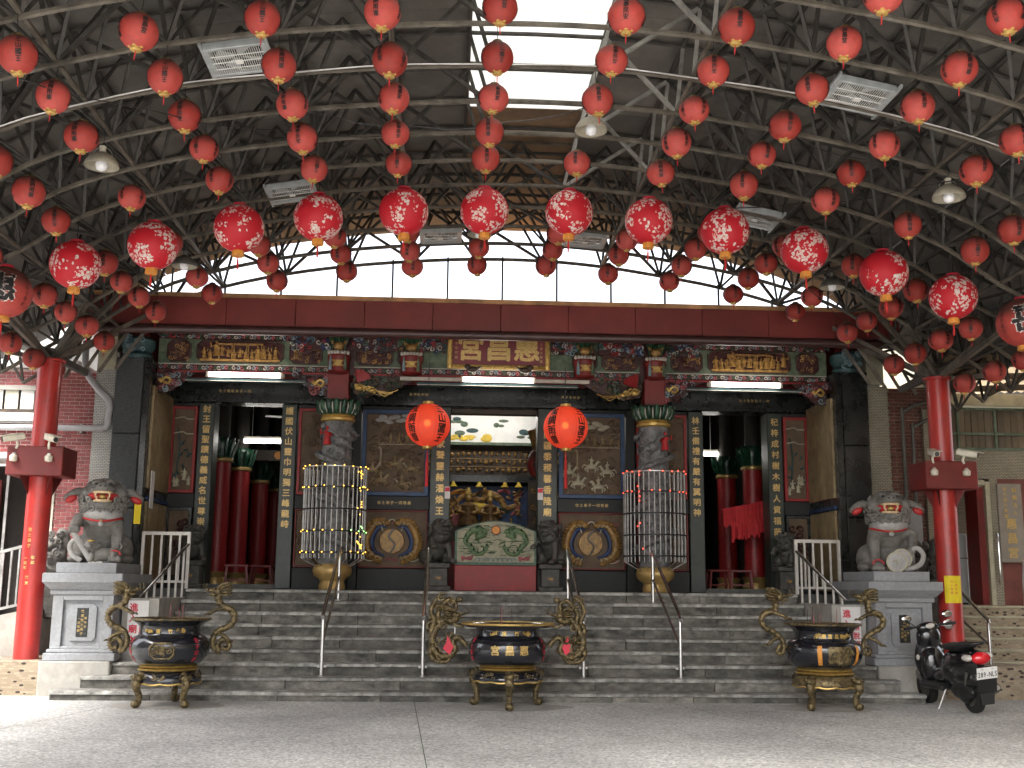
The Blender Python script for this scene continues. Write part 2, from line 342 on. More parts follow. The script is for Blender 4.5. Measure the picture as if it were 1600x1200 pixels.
# ---------------------------------------------------------------- mesh helpers
class MB:
    def __init__(s): s.v = []; s.f = []
    def add(s, vs, fs):
        n = len(s.v); s.v += [tuple(p) for p in vs]; s.f += [tuple(i+n for i in q) for q in fs]; return s
    def box(s, x0, x1, y0, y1, z0, z1, b=0):
        if x0 > x1: x0, x1 = x1, x0
        if y0 > y1: y0, y1 = y1, y0
        if z0 > z1: z0, z1 = z1, z0
        if not b:
            return s.add([(x0,y0,z0),(x1,y0,z0),(x1,y1,z0),(x0,y1,z0),(x0,y0,z1),(x1,y0,z1),(x1,y1,z1),(x0,y1,z1)],
                         [(0,3,2,1),(4,5,6,7),(0,1,5,4),(1,2,6,5),(2,3,7,6),(3,0,4,7)])
        b = min(b, (x1-x0)*.45, (y1-y0)*.45, (z1-z0)*.45)
        V = []; 
        for k, z in ((0, z0), (1, z1)):
            for j, y in ((0, y0), (1, y1)):
                for i, x in ((0, x0), (1, x1)):
                    bx, by, bz = (b if i == 0 else -b), (b if j == 0 else -b), (b if k == 0 else -b)
                    V += [(x, y+by, z+bz), (x+bx, y, z+bz), (x+bx, y+by, z)]
        c = lambda i, j, k, a: (k*4+j*2+i)*3+a
        F = [(c(0,0,0,0),c(0,0,1,0),c(0,1,1,0),c(0,1,0,0)), (c(1,0,0,0),c(1,1,0,0),c(1,1,1,0),c(1,0,1,0)),
             (c(0,0,0,1),c(1,0,0,1),c(1,0,1,1),c(0,0,1,1)), (c(0,1,0,1),c(0,1,1,1),c(1,1,1,1),c(1,1,0,1)),
             (c(0,0,0,2),c(0,1,0,2),c(1,1,0,2),c(1,0,0,2)), (c(0,0,1,2),c(1,0,1,2),c(1,1,1,2),c(0,1,1,2))]
        for k in (0, 1):
            for j in (0, 1):
                q = (c(0,j,k,1),c(0,j,k,2),c(1,j,k,2),c(1,j,k,1)); F.append(q if (j+k) % 2 else q[::-1])
            for i in (0, 1):
                q = (c(i,0,k,0),c(i,1,k,0),c(i,1,k,2),c(i,0,k,2)); F.append(q if (i+k) % 2 else q[::-1])
        for j in (0, 1):
            for i in (0, 1):
                q = (c(i,j,0,0),c(i,j,0,1),c(i,j,1,1),c(i,j,1,0)); F.append(q if (i+j) % 2 == 0 else q[::-1])
        for k in (0, 1):
            for j in (0, 1):
                for i in (0, 1):
                    q = (c(i,j,k,0),c(i,j,k,1),c(i,j,k,2)); F.append(q if (i+j+k) % 2 else q[::-1])
        return s.add(V, F)
    def tube(s, path, r, n=8, caps=True, flat=1.0, closed=False):
        P = [Vector(p) for p in path]; m = len(P)
        R = r if isinstance(r, (list, tuple)) else [r]*m
        V = []; prev = None
        for i, p in enumerate(P):
            if closed: d = P[(i+1) % m]-P[i-1]
            else: d = (P[min(i+1, m-1)]-P[max(i-1, 0)])
            d = d.normalized() if d.length > 1e-9 else Vector((0,0,1))
            if prev is None:
                a = d.cross(Vector((0,1,0)) if abs(d.y) < .9 else Vector((1,0,0))).normalized()
            else:
                a = prev-d*prev.dot(d); a = a.normalized() if a.length > 1e-6 else prev
            prev = a; b = d.cross(a)
            for k in range(n):
                t = 2*pi*k/n
                V.append(p+(a*cos(t)+b*sin(t)*flat)*R[i])
        F = []
        for i in range(m if closed else m-1):
            j = (i+1) % m
            for k in range(n):
                F.append((i*n+k, i*n+(k+1) % n, j*n+(k+1) % n, j*n+k))
        if caps and not closed:
            F.append(tuple(range(n))[::-1]); F.append(tuple((m-1)*n+k for k in range(n)))
        return s.add(V, F)
    def bar(s, p, q, w, h=None):
        """square-section bar"""
        h = h or w; p = Vector(p); q = Vector(q); d = (q-p).normalized()
        a = d.cross(Vector((0,0,1)) if abs(d.z) < .95 else Vector((0,1,0))).normalized(); b = d.cross(a)
        V = [e+a*i*w/2+b*j*h/2 for e in (p, q) for i, j in ((-1,-1),(1,-1),(1,1),(-1,1))]
        return s.add(V, [(3,2,1,0),(4,5,6,7),(0,1,5,4),(1,2,6,5),(2,3,7,6),(3,0,4,7)])
    def lathe(s, prof, n=24, c=(0,0,0), caps=True, a0=0):
        V = [(c[0]+r*cos(a0+2*pi*k/n), c[1]+r*sin(a0+2*pi*k/n), c[2]+z) for r, z in prof for k in range(n)]
        F = [(i*n+k, i*n+(k+1) % n, (i+1)*n+(k+1) % n, (i+1)*n+k) for i in range(len(prof)-1) for k in range(n)]
        if caps:
            F.append(tuple(range(n))[::-1]); F.append(tuple((len(prof)-1)*n+k for k in range(n)))
        return s.add(V, F)
    def ell(s, c, r, nu=12, nv=8, rot=None):
        V = []; c = Vector(c)
        r = (r, r, r) if not isinstance(r, (tuple, list)) else r
        for j in range(1, nv):
            t = pi*j/nv
            for k in range(nu):
                a = 2*pi*k/nu; V.append(Vector((r[0]*sin(t)*cos(a), r[1]*sin(t)*sin(a), r[2]*cos(t))))
        V += [Vector((0,0,r[2])), Vector((0,0,-r[2]))]
        if rot is not None: V = [rot @ p for p in V]
        V = [p+c for p in V]
        F = [(j*nu+k, (j+1)*nu+k, (j+1)*nu+(k+1) % nu, j*nu+(k+1) % nu) for j in range(nv-2) for k in range(nu)]
        T = (nv-1)*nu
        F += [(T, k, (k+1) % nu) for k in range(nu)] + [(T+1, (nv-2)*nu+(k+1) % nu, (nv-2)*nu+k) for k in range(nu)]
        return s.add(V, F)
    def prism(s, poly, y0, y1):
        """poly in (x, z), extruded along y; counter-clockwise seen from -y"""
        n = len(poly)
        V = [(x, y0, z) for x, z in poly]+[(x, y1, z) for x, z in poly]
        F = [tuple(range(n)), tuple(range(n, 2*n))[::-1]]+[(i, n+i, n+(i+1) % n, (i+1) % n) for i in range(n)]
        return s.add(V, F)
    def slab(s, poly, z0, z1):
        """poly in (x, y), extruded along z"""
        n = len(poly)
        V = [(x, y, z0) for x, y in poly]+[(x, y, z1) for x, y in poly]
        F = [tuple(range(n))[::-1], tuple(range(n, 2*n))]+[(i, (i+1) % n, n+(i+1) % n, n+i) for i in range(n)]
        return s.add(V, F)
    def merge(s, o, mtx=None):
        return s.add([mtx @ Vector(p) for p in o.v] if mtx else o.v, o.f)
    def xf(s, mtx): s.v = [tuple(mtx @ Vector(p)) for p in s.v]; return s
    def mesh(s, name, m, smooth=None):
        me = bpy.data.meshes.new(name); me.from_pydata(s.v, [], s.f); me.materials.append(m)
        if smooth:
            me.polygons.foreach_set('use_smooth', [True]*len(me.polygons)); me.set_sharp_from_angle(angle=radians(smooth))
        me.update(); return me
    def build(s, name, m, parent=None, smooth=None, stuff=False):
        o = link(name, s.mesh(name, M[m] if isinstance(m, str) else m, smooth), parent)
        if stuff: o['kind'] = 'stuff'
        return o

def link(name, me, parent=None):
    o = bpy.data.objects.new(name, me); col.objects.link(o)
    if parent is not None: o.parent = parent
    return o
def tag(o, label, cat, group=None):
    o['label'] = label; o['category'] = cat
    if group: o['group'] = group
    return o
def thing(name, label, cat, loc=(0,0,0), rz=0, group=None):
    o = bpy.data.objects.new(name, None); o.empty_display_size = .1; col.objects.link(o)
    o.location = loc; o.rotation_euler = (0, 0, rz)
    return tag(o, label, cat, group)
def struct(o, label=None):
    o['kind'] = 'structure'
    if label: o['label'] = label
    return o
KIDS = {}
def copy_tree(o, parent=None):
    c = o.copy(); col.objects.link(c)
    if parent is not None: c.parent = parent
    for ch in o.children: copy_tree(ch, c)
    return c
def voxel(mb, size, m, smooth_it=4, name='v', fac=.5):
    me = mb.mesh(name, m); o = bpy.data.objects.new('tmp', me); col.objects.link(o)
    r = o.modifiers.new('r', 'REMESH'); r.mode = 'VOXEL'; r.voxel_size = size; r.use_smooth_shade = True
    if smooth_it:
        k = o.modifiers.new('s', 'SMOOTH'); k.iterations = smooth_it; k.factor = fac
    dg = bpy.context.evaluated_depsgraph_get(); dg.update()
    out = bpy.data.meshes.new_from_object(o.evaluated_get(dg)); out.name = name
    bpy.data.objects.remove(o); bpy.data.meshes.remove(me)
    if not out.materials: out.materials.append(m)
    return out
def arc(cx, cz, r, a0, a1, n, y=0):
    return [(cx+r*cos(a0+(a1-a0)*i/n), y, cz+r*sin(a0+(a1-a0)*i/n)) for i in range(n+1)]
def spline(pts, k=6):
    P = [Vector(p) for p in pts]; out = []
    for i in range(len(P)-1):
        a = P[max(i-1, 0)]; b = P[i]; c = P[i+1]; d = P[min(i+2, len(P)-1)]
        for j in range(k):
            t = j/k
            out.append(.5*((2*b)+(c-a)*t+(2*a-5*b+4*c-d)*t*t+(3*b-a-3*c+d)*t**3))
    out.append(P[-1]); return out
def lerp(a, b, t): return a+(b-a)*t

# ---------------------------------------------------------------- lettering: one flat mesh per character, laid out below
CHARS = {}
ALLCH = ''.join(sorted(set('三山國王國泰民安風調雨順惠昌宮喜封王留聖蹟德義威名世尊崇護國伏山靈巾明獨三峰龍峙國家聲靈赫濯煥王'
    '開疆黍稷馨香隆廟林壬備禮有嚴有翼明神杞梓成村樹木樹人資福蔭進入廟內請脫帽財團法人新竹縣東鎮竹東信士敬獻弟子一同叩謝289-NLS庚申年')))
def load_chars():
    obs = []
    for ch in ALLCH:
        for bold in (0,):
            cu = bpy.data.curves.new('c', 'FONT'); cu.body = ch; cu.size = 1; cu.resolution_u = 2
            cu.align_x = 'CENTER'; cu.offset = 0
            o = bpy.data.objects.new('c', cu); col.objects.link(o); obs.append((ch, bold, o))
    dg = bpy.context.evaluated_depsgraph_get(); dg.update()
    for ch, bold, o in obs:
        me = o.evaluated_get(dg).to_mesh()
        V = [(v.co.x, v.co.y) for v in me.vertices]; F = [tuple(p.vertices) for p in me.polygons]
        if V:
            cy = .36 if not ch.isascii() else .35
            V = [(x, y-cy) for x, y in V]
        CHARS[ch, bold] = (V, F); o.evaluated_get(dg).to_mesh_clear()
    for ch, b, o in obs:
        cu = o.data; bpy.data.objects.remove(o); bpy.data.curves.remove(cu)
load_chars()
def chars(mb, s, size, place, bold=0, pitch=1.12, vertical=True, sx=1.0):
    """lay out characters; place(u, v) turns flat text coordinates into a point"""
    n = len(s)
    for i, ch in enumerate(s):
        V, F = CHARS[ch, 0]
        if vertical: ox, oy = 0, (n-1)/2*pitch*size-i*pitch*size
        else: ox, oy = (i-(n-1)/2)*pitch*size, 0
        w_ = size*(.026 if bold == 1 else bold)
        for k, (dx, dy) in enumerate(((0, 0), (w_, w_*.4), (-w_, -w_*.4), (w_*.4, -w_), (-w_*.4, w_)) if bold else ((0, 0),)):
            mb.add([place(ox+x*size*sx+dx, oy+y*size+dy, k*.0004) for x, y in V], F)
    return mb
def flat(x, y, z, off=.0):
    return lambda u, v, w=0: (x+u, y-off-w, z+v)
def wrap(r, az, rz=None, c=(0,0,0)):
    """onto a ball; az = 0 faces -y"""
    rz = rz or r
    def f(u, v, w=0):
        a = az+u/r; e = v/rz; q = r+w
        return (c[0]+q*sin(a)*cos(e), c[1]-q*cos(a)*cos(e), c[2]+(rz+w)*sin(e))
    return f
def wrapsurf(rf, az, z0):
    """onto a turned surface of radius rf(z); az = 0 faces -y"""
    return lambda u, v, w=0: ((rf(z0+v)+w)*sin(az+u/rf(z0)), -(rf(z0+v)+w)*cos(az+u/rf(z0)), z0+v)

RNG = random.Random(7)
def scroll(mb, x, z, y, s, rng, n=5, depth=.5, turns=1.1):
    """a carved scroll: a short spiral ridge on a panel facing -y"""
    a = rng.uniform(0, 2*pi); d = rng.choice((-1, 1)); P = []; R = []
    k = 9
    for i in range(k):
        t = i/(k-1); r = s*(1-.82*t)
        P.append((x+r*cos(a+d*t*turns*2*pi), y-.3*s*depth*t, z+r*sin(a+d*t*turns*2*pi))); R.append(s*(.30-.12*t))
    return mb.tube(P, R, n, flat=1)
def leaf(mb, x, z, y, s, a, rng):
    c, q = cos(a), sin(a)
    return mb.ell((x, y, z), (s, s*.35, s*.38), 7, 5, Matrix.Rotation(-a, 3, 'Y'))
def figure(mb, x, z, y, h, rng):
    """a small carved standing figure of height h, feet at z"""
    w = h*.2
    mb.lathe([(w*1.1, 0), (w*1.0, h*.15), (w*.75, h*.45), (w*.95, h*.68), (w*.35, h*.78)], 7, (x, y, z))
    mb.ell((x, y-.01, z+h*.88), (h*.085, h*.085, h*.12), 7, 6)
    s = rng.choice((-1, 1))
    mb.tube([(x+s*w*.8, y, z+h*.68), (x+s*w*1.6, y-w*.5, z+h*.55), (x+s*w*1.7, y-w*.6, z+h*rng.uniform(.6, .95))], h*.045, 5)
    mb.tube([(x-s*w*.8, y, z+h*.68), (x-s*w*1.3, y-w*.5, z+h*.48), (x-s*w*.5, y-w*1.1, z+h*.45)], h*.045, 5)
def octo(x0, x1, z0, z1, c):
    return [(x0+c, z0), (x1-c, z0), (x1, z0+c), (x1, z1-c), (x1-c, z1), (x0+c, z1), (x0, z1-c), (x0, z0+c)]

# ================================================================ the ground, steps and terrace
g = MB().add([(-60,-60,0),(60,-60,0),(60,70,0),(-60,70,0)], [(0,1,2,3)]).build('ground', 'ground')
struct(g, 'grey pebble-finished concrete forecourt')
for p, q in (((-.62, 4, .003), (-1.15, 14.98, .003)), ((-9, 9.7, .003), (9, 9.45, .003)), ((4.6, 5, .003), (2.2, 14.95, .003)), ((-6.5, 6, .003), (-4.7, 14.95, .003))):
    a, b = Vector(p), Vector(q); d = (b-a).normalized(); n = Vector((-d.y, d.x, 0))*.004
    struct(MB().add([a-n, b-n, b+n, a+n], [(0,1,2,3)]).build('expansion_joint', 'grass', g))
# smoother cement pads under the burners
for cx, cy, rx, ry in ((-4.17, 14.45, .75, .5), (.0, 14.42, .85, .5), (4.05, 14.42, .7, .5)):
    rr = random.Random(int(cx*10)); P = []
    for k in range(28):
        t = 2*pi*k/28; q = rr.uniform(.86, 1.05); P.append((cx+rx*q*cos(t), min(14.97, cy+ry*q*sin(t)), .004))
    struct(MB().add(P, [tuple(range(28))]).build('cement_patch', 'concrete', g))

STEPZ = [.12+.16*i for i in range(9)]
steps = bpy.data.objects.new('stone_steps', None); col.objects.link(steps); struct(steps, 'nine worn grey stone steps up to the temple porch')
srng = random.Random(3)
slabs = {}
for i in range(9):
    y0 = 15.0+.3*i; z = STEPZ[i]; zb = STEPZ[i-1]-.02 if i else -.02
    L = -5.78 if i == 0 else (-5.5 if i == 1 else (-5.19 if i == 2 else -4.68))
    Rr = 5.62 if i == 0 else (5.4 if i == 1 else (5.19 if i == 2 else 4.68))
    n = 8 if i < 3 else 7
    xs = [L]+[lerp(L, Rr, (k+srng.uniform(-.22, .22))/n) for k in range(1, n)]+[Rr]
    for a, b in zip(xs[:-1], xs[1:]):
        o = srng.uniform(-.007, .007)
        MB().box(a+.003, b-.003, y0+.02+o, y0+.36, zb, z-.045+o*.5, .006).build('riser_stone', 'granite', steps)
        q = MB(); nseg = 9; V = []      # a tread whose front edge is worn and chipped
        for k in range(nseg+1):
            x = lerp(a+.002, b-.002, k/nseg); w_ = srng.uniform(0, .008)+(srng.uniform(.012, .03) if srng.random() < .07 else 0); d_ = srng.uniform(0, .004)
            V += [(x, y0-.012+o+w_*.4, z-.045), (x, y0-.012+o+w_*.5, z-.012-w_*.4), (x, y0+.002+o+w_, z-d_+o*.5), (x, y0+.34, z+o*.5), (x, y0+.34, z-.045)]
        F = [(5*k+j, 5*k+5+j, 5*k+5+(j+1) % 5, 5*k+(j+1) % 5) for k in range(nseg) for j in range(5)]+[(0, 1, 2, 3, 4), tuple(5*nseg+j for j in (4, 3, 2, 1, 0))]
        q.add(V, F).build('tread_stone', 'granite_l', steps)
pl = MB().box(-6.3, 6.3, 17.72, 19.4, 1.0, 1.40).build('porch_floor', 'porch', None); struct(pl, 'dark stone porch floor')
struct(MB().box(-5.6, 5.6, 19.4, 31, 1.0, 1.385).build('hall_floor', 'porch'), 'dark hall floor')

# plinths either side
for s in (-1, 1):
    x0, x1 = sorted((s*5.19, s*6.12))
    pb = MB().box(x0, x1, 15.52, 17.5, -.02, .45, .015).build('pedestal_plinth', 'concrete')
    struct(pb, 'cracked concrete plinth under the lion pedestal')
    x0, x1 = sorted((s*6.124, s*7.4))
    if s < 0: x0 = -8.5
    pb = MB().box(x0, x1, 15.6, 17.78, -.02, .452, .012).build('tiled_plinth', 'pebble')
    struct(pb, 'tan pebble-tiled plinth under the red column')
    x0, x1 = sorted((s*4.7, s*5.19))
    cw = MB().slab([(x0, 15.93), (x1, 15.93), (x1, 17.74), (x0, 17.74)], .43, 1.27).build('cheek_wall', 'concrete')
    struct(cw, 'low concrete cheek wall beside the steps')

# ================================================================ the temple front
T = thing('temple', 'dark granite temple front with carved gilt beams, three doorways and red eave', 'temple')
# corner pillars of split slate
for s in (-1, 1):
    for z0, z1 in ((.43, 1.62), (1.625, 2.6), (2.605, 3.75), (3.755, 4.95)):
        a, b = sorted((s*5.56, s*5.98)); MB().box(a, b, 17.5, 18.3, z0, z1, .012).build('pillar_block', 'blackrough' if s < 0 else 'black', T)
    a, b = sorted((s*5.45, s*5.557)); MB().box(a, b, 17.52, 19.35, 1.2, 4.95, .01).build('pillar_edge', 'black', T)
    a, b = sorted((s*5.56, s*5.98)); MB().box(a, b, 18.3, 19.35, .43, 4.95).build('pillar_core', 'black', T)
    a, b = sorted((s*5.62, s*6.34)); MB().box(a, b, 17.92, 18.9, 4.955, 5.79).build('pier_head', 'darkred', T)
    a, b = sorted((s*6.02, s*6.30)); MB().box(a, b, 17.62, 17.9, 4.78, 5.7, .01).build('cream_post', 'creamstone', T)
    # ornamental blue pot-shaped finial above the pillar
    f = MB().lathe([(.22, 0), (.24, .06), (.20, .12), (.26, .2), (.27, .3), (.2, .36)], 14, (s*5.72, 17.72, 4.95)).build('finial', 'teal', T, 40)
    mb = MB(); rg = random.Random(5)
    for k in range(12): scroll(mb, s*5.72+rg.uniform(-.17, .17), 5.0+rg.uniform(.05, .28), 17.47, .045, rg)
    mb.build('scrollwork', 'paleblue', f, 40, stuff=True)
    for z0, z1 in ((2.92, 4.54), (1.45, 2.72)):
        mp = MB().box(s*5.45, s*5.405, 17.66, 18.9, z0, z1, .006).build('marble_panel', 'marble', T)
    MB().box(s*5.45, s*5.40, 17.66, 18.9, 2.74, 2.80, .006).build('panel_rail', 'bluep', T)

JAMBS = []
def jamb(x0, x1, txt, size, pitch, zf):
    j = MB().box(x0, x1, 18.93, 19.33, 1.40, 4.48, .012).build('door_jamb', 'jamb', T)
    mb = MB(); n = len(txt)
    chars(mb, txt, size, flat((x0+x1)/2, 18.926, zf-(n-1)/2*pitch*size), 1, pitch)
    mb.build('inscription', 'goldtext', j); return j
jamb(-4.98, -4.72, '封王留聖蹟德義威名世尊崇', .135, 1.27, 4.37)
jamb(-3.60, -3.34, '護國伏山靈巾明獨三峰龍峙', .135, 1.28, 4.36)
jl = jamb(-1.08, -.74, '惠國家聲靈赫濯煥王', .145, 1.30, 4.22)
jr = jamb(.74, 1.08, '昌開疆黍稷馨香隆廟', .145, 1.30, 4.22)
jamb(3.34, 3.60, '林壬備禮有嚴有翼明神', .135, 1.30, 4.32)
jamb(4.72, 4.98, '杞梓成村樹木樹人資福蔭', .135, 1.40, 4.32)
for j, x in ((jl, -.77), (jr, .80)):
    p_ = MB().box(x-.055, x+.035, 18.918, 18.926, 2.92, 3.12).build('paper_charm', 'whitepaper', j)
    MB().box(x-.05, x+.03, 18.912, 18.918, 3.04, 3.11).build('red_seal', 'redtext', j)
lt = MB().box(-5.45, 5.45, 18.9, 19.34, 4.485, 4.84, .012).build('lintel', 'black', T)
for x, s in ((-4.4, '信士敬獻弟子一同'), (-1.3, '庚申年叩謝'), (1.3, '庚申年叩謝'), (4.5, '信士敬獻弟子一同')):
    mb = MB(); chars(mb, s, .055, flat(x, 18.897, 4.68), 0, 1.25, False); mb.build('inscription', 'goldtext', lt)
MB().box(-5.45, 5.45, 19.0, 19.34, 4.845, 5.6).build('upper_wall', 'darkred', T)

def panel(x0, x1, z0, z1, fm, name='relief_panel', fw_=.05, y=18.98):
    """sunk panel with a painted frame"""
    f = MB()
    f.box(x0, x1, y-.05, y+.02, z1-fw_, z1, .006).box(x0, x1, y-.05, y+.02, z0, z0+fw_, .006)
    f.box(x0, x0+fw_, y-.052, y+.02, z0, z1, .006).box(x1-fw_, x1, y-.052, y+.02, z0, z1, .006)
    p = MB().box(x0+fw_*.5, x1-fw_*.5, y-.012, y+.1, z0+fw_*.5, z1-fw_*.5).build(name, 'panel', T)
    f.build('panel_frame', fm, p); return p
def wallrect(x0, x1, z0, z1, m='blackmatte', y0=18.98): return MB().box(x0, x1, y0, 19.33, z0, z1, .006).build('wall_stone', m, T)
for s in (-1, 1):
    def sx(a, b): return sorted((s*a, s*b))
    # outer narrow bay
    a, b = sx(4.985, 5.45)
    wallrect(a, b, 1.40, 1.55); wallrect(a, b, 2.72, 2.95, y0=18.96); wallrect(a, b, 4.42, 4.482)
    pu = panel(a+.02, b-.02, 2.955, 4.415, 'redframe'); pw = panel(a+.02, b-.02, 1.56, 2.715, 'black')
    rg = random.Random(31+s); mb = MB(); mc = MB(); cx = (a+b)/2
    for k in range(9): leaf(mb, cx+rg.uniform(-.13, .13), rg.uniform(3.25, 3.8), 18.955, .05, rg.uniform(-1, 1), rg)
    mb.tube(spline([(cx-.1, 18.955, 3.2), (cx-.06, 18.955, 3.7), (cx-.1, 18.955, 4.05)]), .014, 5)
    mb.build('carved_tree', 'teal', pu, 50, stuff=True)
    for z in (3.95, 4.2): mc.tube(spline([(cx-.17, 18.95, z), (cx-.02, 18.95, z+.03), (cx+.04, 18.95, z), (cx+.17, 18.95, z)]), .012, 5)
    for k in range(5): figure(mc, cx+rg.uniform(-.14, .14), rg.uniform(3.05, 3.3), 18.955, .16, rg)
    mc.build('carved_figures', 'creamstone', pu, 50, stuff=True)
    mb = MB()
    for k in range(10): scroll(mb, cx+rg.uniform(-.15, .15), rg.uniform(1.75, 2.5), 18.955, .07, rg)
    mb.build('carved_flowers', 'maroon', pw, 50, stuff=True)
    # bay behind the dragon column
    a, b = sx(2.42, 3.33)
    wallrect(a, b, 1.40, 1.75); wallrect(a, b, 2.72, 2.95, y0=18.96); wallrect(a, b, 4.42, 4.482)
    pu = panel(a+.02, b-.02, 2.955, 4.415, 'redframe'); pw = panel(a+.02, b-.02, 1.76, 2.715, 'darkred', fw_=.025)
    mb = MB()
    for k in range(60): scroll(mb, rg.uniform(a+.1, b-.1), rg.uniform(3.05, 4.3), 18.96, rg.uniform(.03, .08), rg)
    mb.build('carved_scene', 'panel', pu, 50, stuff=True)
    mb = MB()
    for k in range(50): scroll(mb, rg.uniform(a+.1, b-.1), rg.uniform(1.85, 2.62), 18.96, rg.uniform(.03, .08), rg)
    mb.build('carved_scene', 'panel', pw, 50, stuff=True)
    wallrect(*sx(2.26, 2.415), 1.40, 4.482, 'blackmatte', 18.94)
    # big relief bay
    a, b = sx(1.085, 2.255)
    wallrect(a, b, 1.40, 1.75); wallrect(a, b, 2.72, 2.95, y0=18.96); wallrect(a, b, 4.42, 4.482)
    tx = MB(); chars(tx, '信士弟子一同敬獻', .06, flat((a+b)/2, 18.952, 2.84), 0, 1.2, False); tx.build('inscription', 'goldtext', T)
    pu = panel(a+.02, b-.02, 2.955, 4.415, 'bluepaint', fw_=.07)
    # clouds, battlement, riders, rocks
    cl = MB()
    for k in range(12):
        t = k/11; cl.ell((lerp(a+.2, b-.35, t) if s > 0 else lerp(a+.3, b-.25, t), 18.955, 4.24+.05*sin(k*1.7)-.05*t*s), (.075, .022, .04), 8, 6)
    cl.build('carved_cloud', 'creamstone' if s > 0 else 'lionlight', pu, 60, stuff=True)
    wl = MB()
    for k in range(13): wl.ell((lerp(a+.3, b-.12, k/12), 18.955, 3.86), (.013, .012, .016), 6, 4)
    wl.box(a+.3, b-.1, 18.945, 18.97, 3.82, 3.836)
    wl.tube(spline([(a+.3, 18.955, 3.78), (a+.34, 18.955, 3.72), (a+.33, 18.955, 3.45)]), .022, 6)
    for k in range(4): figure(wl, lerp(a+.5, b-.25, k/3), 3.87, 18.955, .16, rg)
    wl.build('carved_battlement', 'marble', pu, 50, stuff=True)
    hr = MB()
    for (hx, hz, q) in ((a+.58, 3.50, 1), (a+.35, 3.22, 1), (a+.85, 3.42, -1), (a+.7, 3.16, -1), (a+.2, 3.4, 1)):
        hr.ell((hx, 18.95, hz), (.085, .03, .045), 8, 6)
        hr.tube([(hx+q*.07, 18.95, hz+.02), (hx+q*.12, 18.945, hz+.09), (hx+q*.15, 18.94, hz+.07)], [.03, .022, .015], 6)
        for lx, lz in ((.06, -.1), (.1, -.07), (-.06, -.1), (-.1, -.08)):
            hr.tube([(hx+q*lx*.8, 18.95, hz-.02), (hx+q*lx*1.2, 18.95, hz+lz*.6), (hx+q*lx*.9, 18.95, hz+lz)], [.018, .012, .01], 5)
        hr.tube(spline([(hx-q*.08, 18.95, hz+.01), (hx-q*.13, 18.95, hz+.03), (hx-q*.16, 18.95, hz-.03)], 3), .01, 5)
        figure(hr, hx, hz+.02, 18.945, .15, rg)
    hr.build('carved_riders', 'creamstone' if s > 0 else 'marble', pu, 50, stuff=True)
    rk = MB()
    for k in range(90):
        rk.ell((rg.uniform(a+.12, b-.12), 18.965, rg.uniform(3.05, 4.3)), (rg.uniform(.03, .09), .022, rg.uniform(.015, .045)), 6, 5, Matrix.Rotation(rg.uniform(-1, 1), 3, 'Y'))
    rk.build('carved_rocks', 'panel', pu, 40, stuff=True)
    # tiger and dragon round a golden disc
    pw = panel(a+.02, b-.02, 1.76, 2.715, 'darkred', fw_=.022)
    cx = (a+b)/2-.02; cz = 2.2
    dk = MB().lathe([(.001, 0), (.20, 0), (.215, -.02), (.215, -.04), (.001, -.04)][::-1], 26, caps=False).xf(Matrix.Translation((cx, 18.95, cz)) @ Matrix.Rotation(pi/2, 4, 'X'))
    dk.build('golden_disc', 'goldcarve', pw, 40)
    MB().tube(spline([(cx+.04, 18.92, cz+.21), (cx-.05, 18.915, cz+.08), (cx+.05, 18.915, cz-.05), (cx-.03, 18.92, cz-.21)]), .014, 6).build('curved_divider', 'black', pw, 50)
    yb = MB(); bb = MB(); wb = MB()
    for q in (-1, 1):
        pth = spline([(cx+q*.12, 18.945, cz+.30), (cx+q*.30, 18.945, cz+.27), (cx+q*.42, 18.945, cz+.02), (cx+q*.36, 18.945, cz-.2), (cx+q*.15, 18.945, cz-.3)])
        bb.tube([p+Vector((-(p[0]-cx)*.2, -.0, -(p[2]-cz)*.2)) for p in pth], [.02+.03*sin(pi*min(1, i/(len(pth)-1)*1.1)) for i in range(len(pth))], 8)
        yb.tube([p+Vector((0, -.03, 0)) for p in pth], [.022+.048*sin(pi*min(1, i/(len(pth)-1)*1.1)) for i in range(len(pth))], 8)
        for i, p in enumerate(pth):
            d = Vector((p[0]-cx, 0, p[2]-cz)).normalized()
            yb.tube([p+d*.03+Vector((0, -.045, 0)), p+d*.07+Vector((0, -.05, 0)), p+d*.10+Vector((0, -.04, 0))], [.026, .022, .004], 5)
            if i % 2: wb.tube([p-d*.05+Vector((0, -.07, 0)), p+d*.02+Vector((0, -.085, 0))], [.006, .01], 4)
        for i in (3, 10, 17, 21):
            p = pth[min(i, len(pth)-1)]; d = Vector((p[0]-cx, 0, p[2]-cz)).normalized()
            wb.tube([p, p-d*.05+Vector((0, -.02, -.03)), p-d*.09+Vector((0, -.02, -.06))], [.02, .015, .01], 5)
        wb.tube(spline([(cx+q*.2, 18.94, cz-.28), (cx+q*.35, 18.94, cz-.33), (cx+q*.48, 18.94, cz-.28)]), .015, 5)
        yb.ell((cx+q*.10, 18.91, cz+.30), (.07, .05, .055), 10, 7); wb.tube(spline([(cx+q*.06, 18.88, cz+.32), (cx, 18.88, cz+.36), (cx-q*.05, 18.88, cz+.34)], 4), .01, 5)
    yb.build('golden_spines', 'goldcarve', pw, 50, stuff=True); bb.build('coiled_bodies', 'bluep', pw, 50, stuff=True); wb.build('claws', 'creamstone', pw, 50, stuff=True)
    pk = MB()
    for k in range(5):
        x = rg.uniform(cx-.4, cx+.4); z = rg.choice((cz-.32, cz+.3)); pk.tube(spline([(x-.08, 18.95, z), (x, 18.94, z+.04), (x+.07, 18.95, z-.01), (x+.1, 18.95, z+.05)], 4), .012, 5)
    pk.build('flame_ribbons', 'pink', pw, 50, stuff=True)
MB().box(-.74, .74, 19.1, 19.33, 4.40, 4.482).build('door_head', 'darkwood', T)
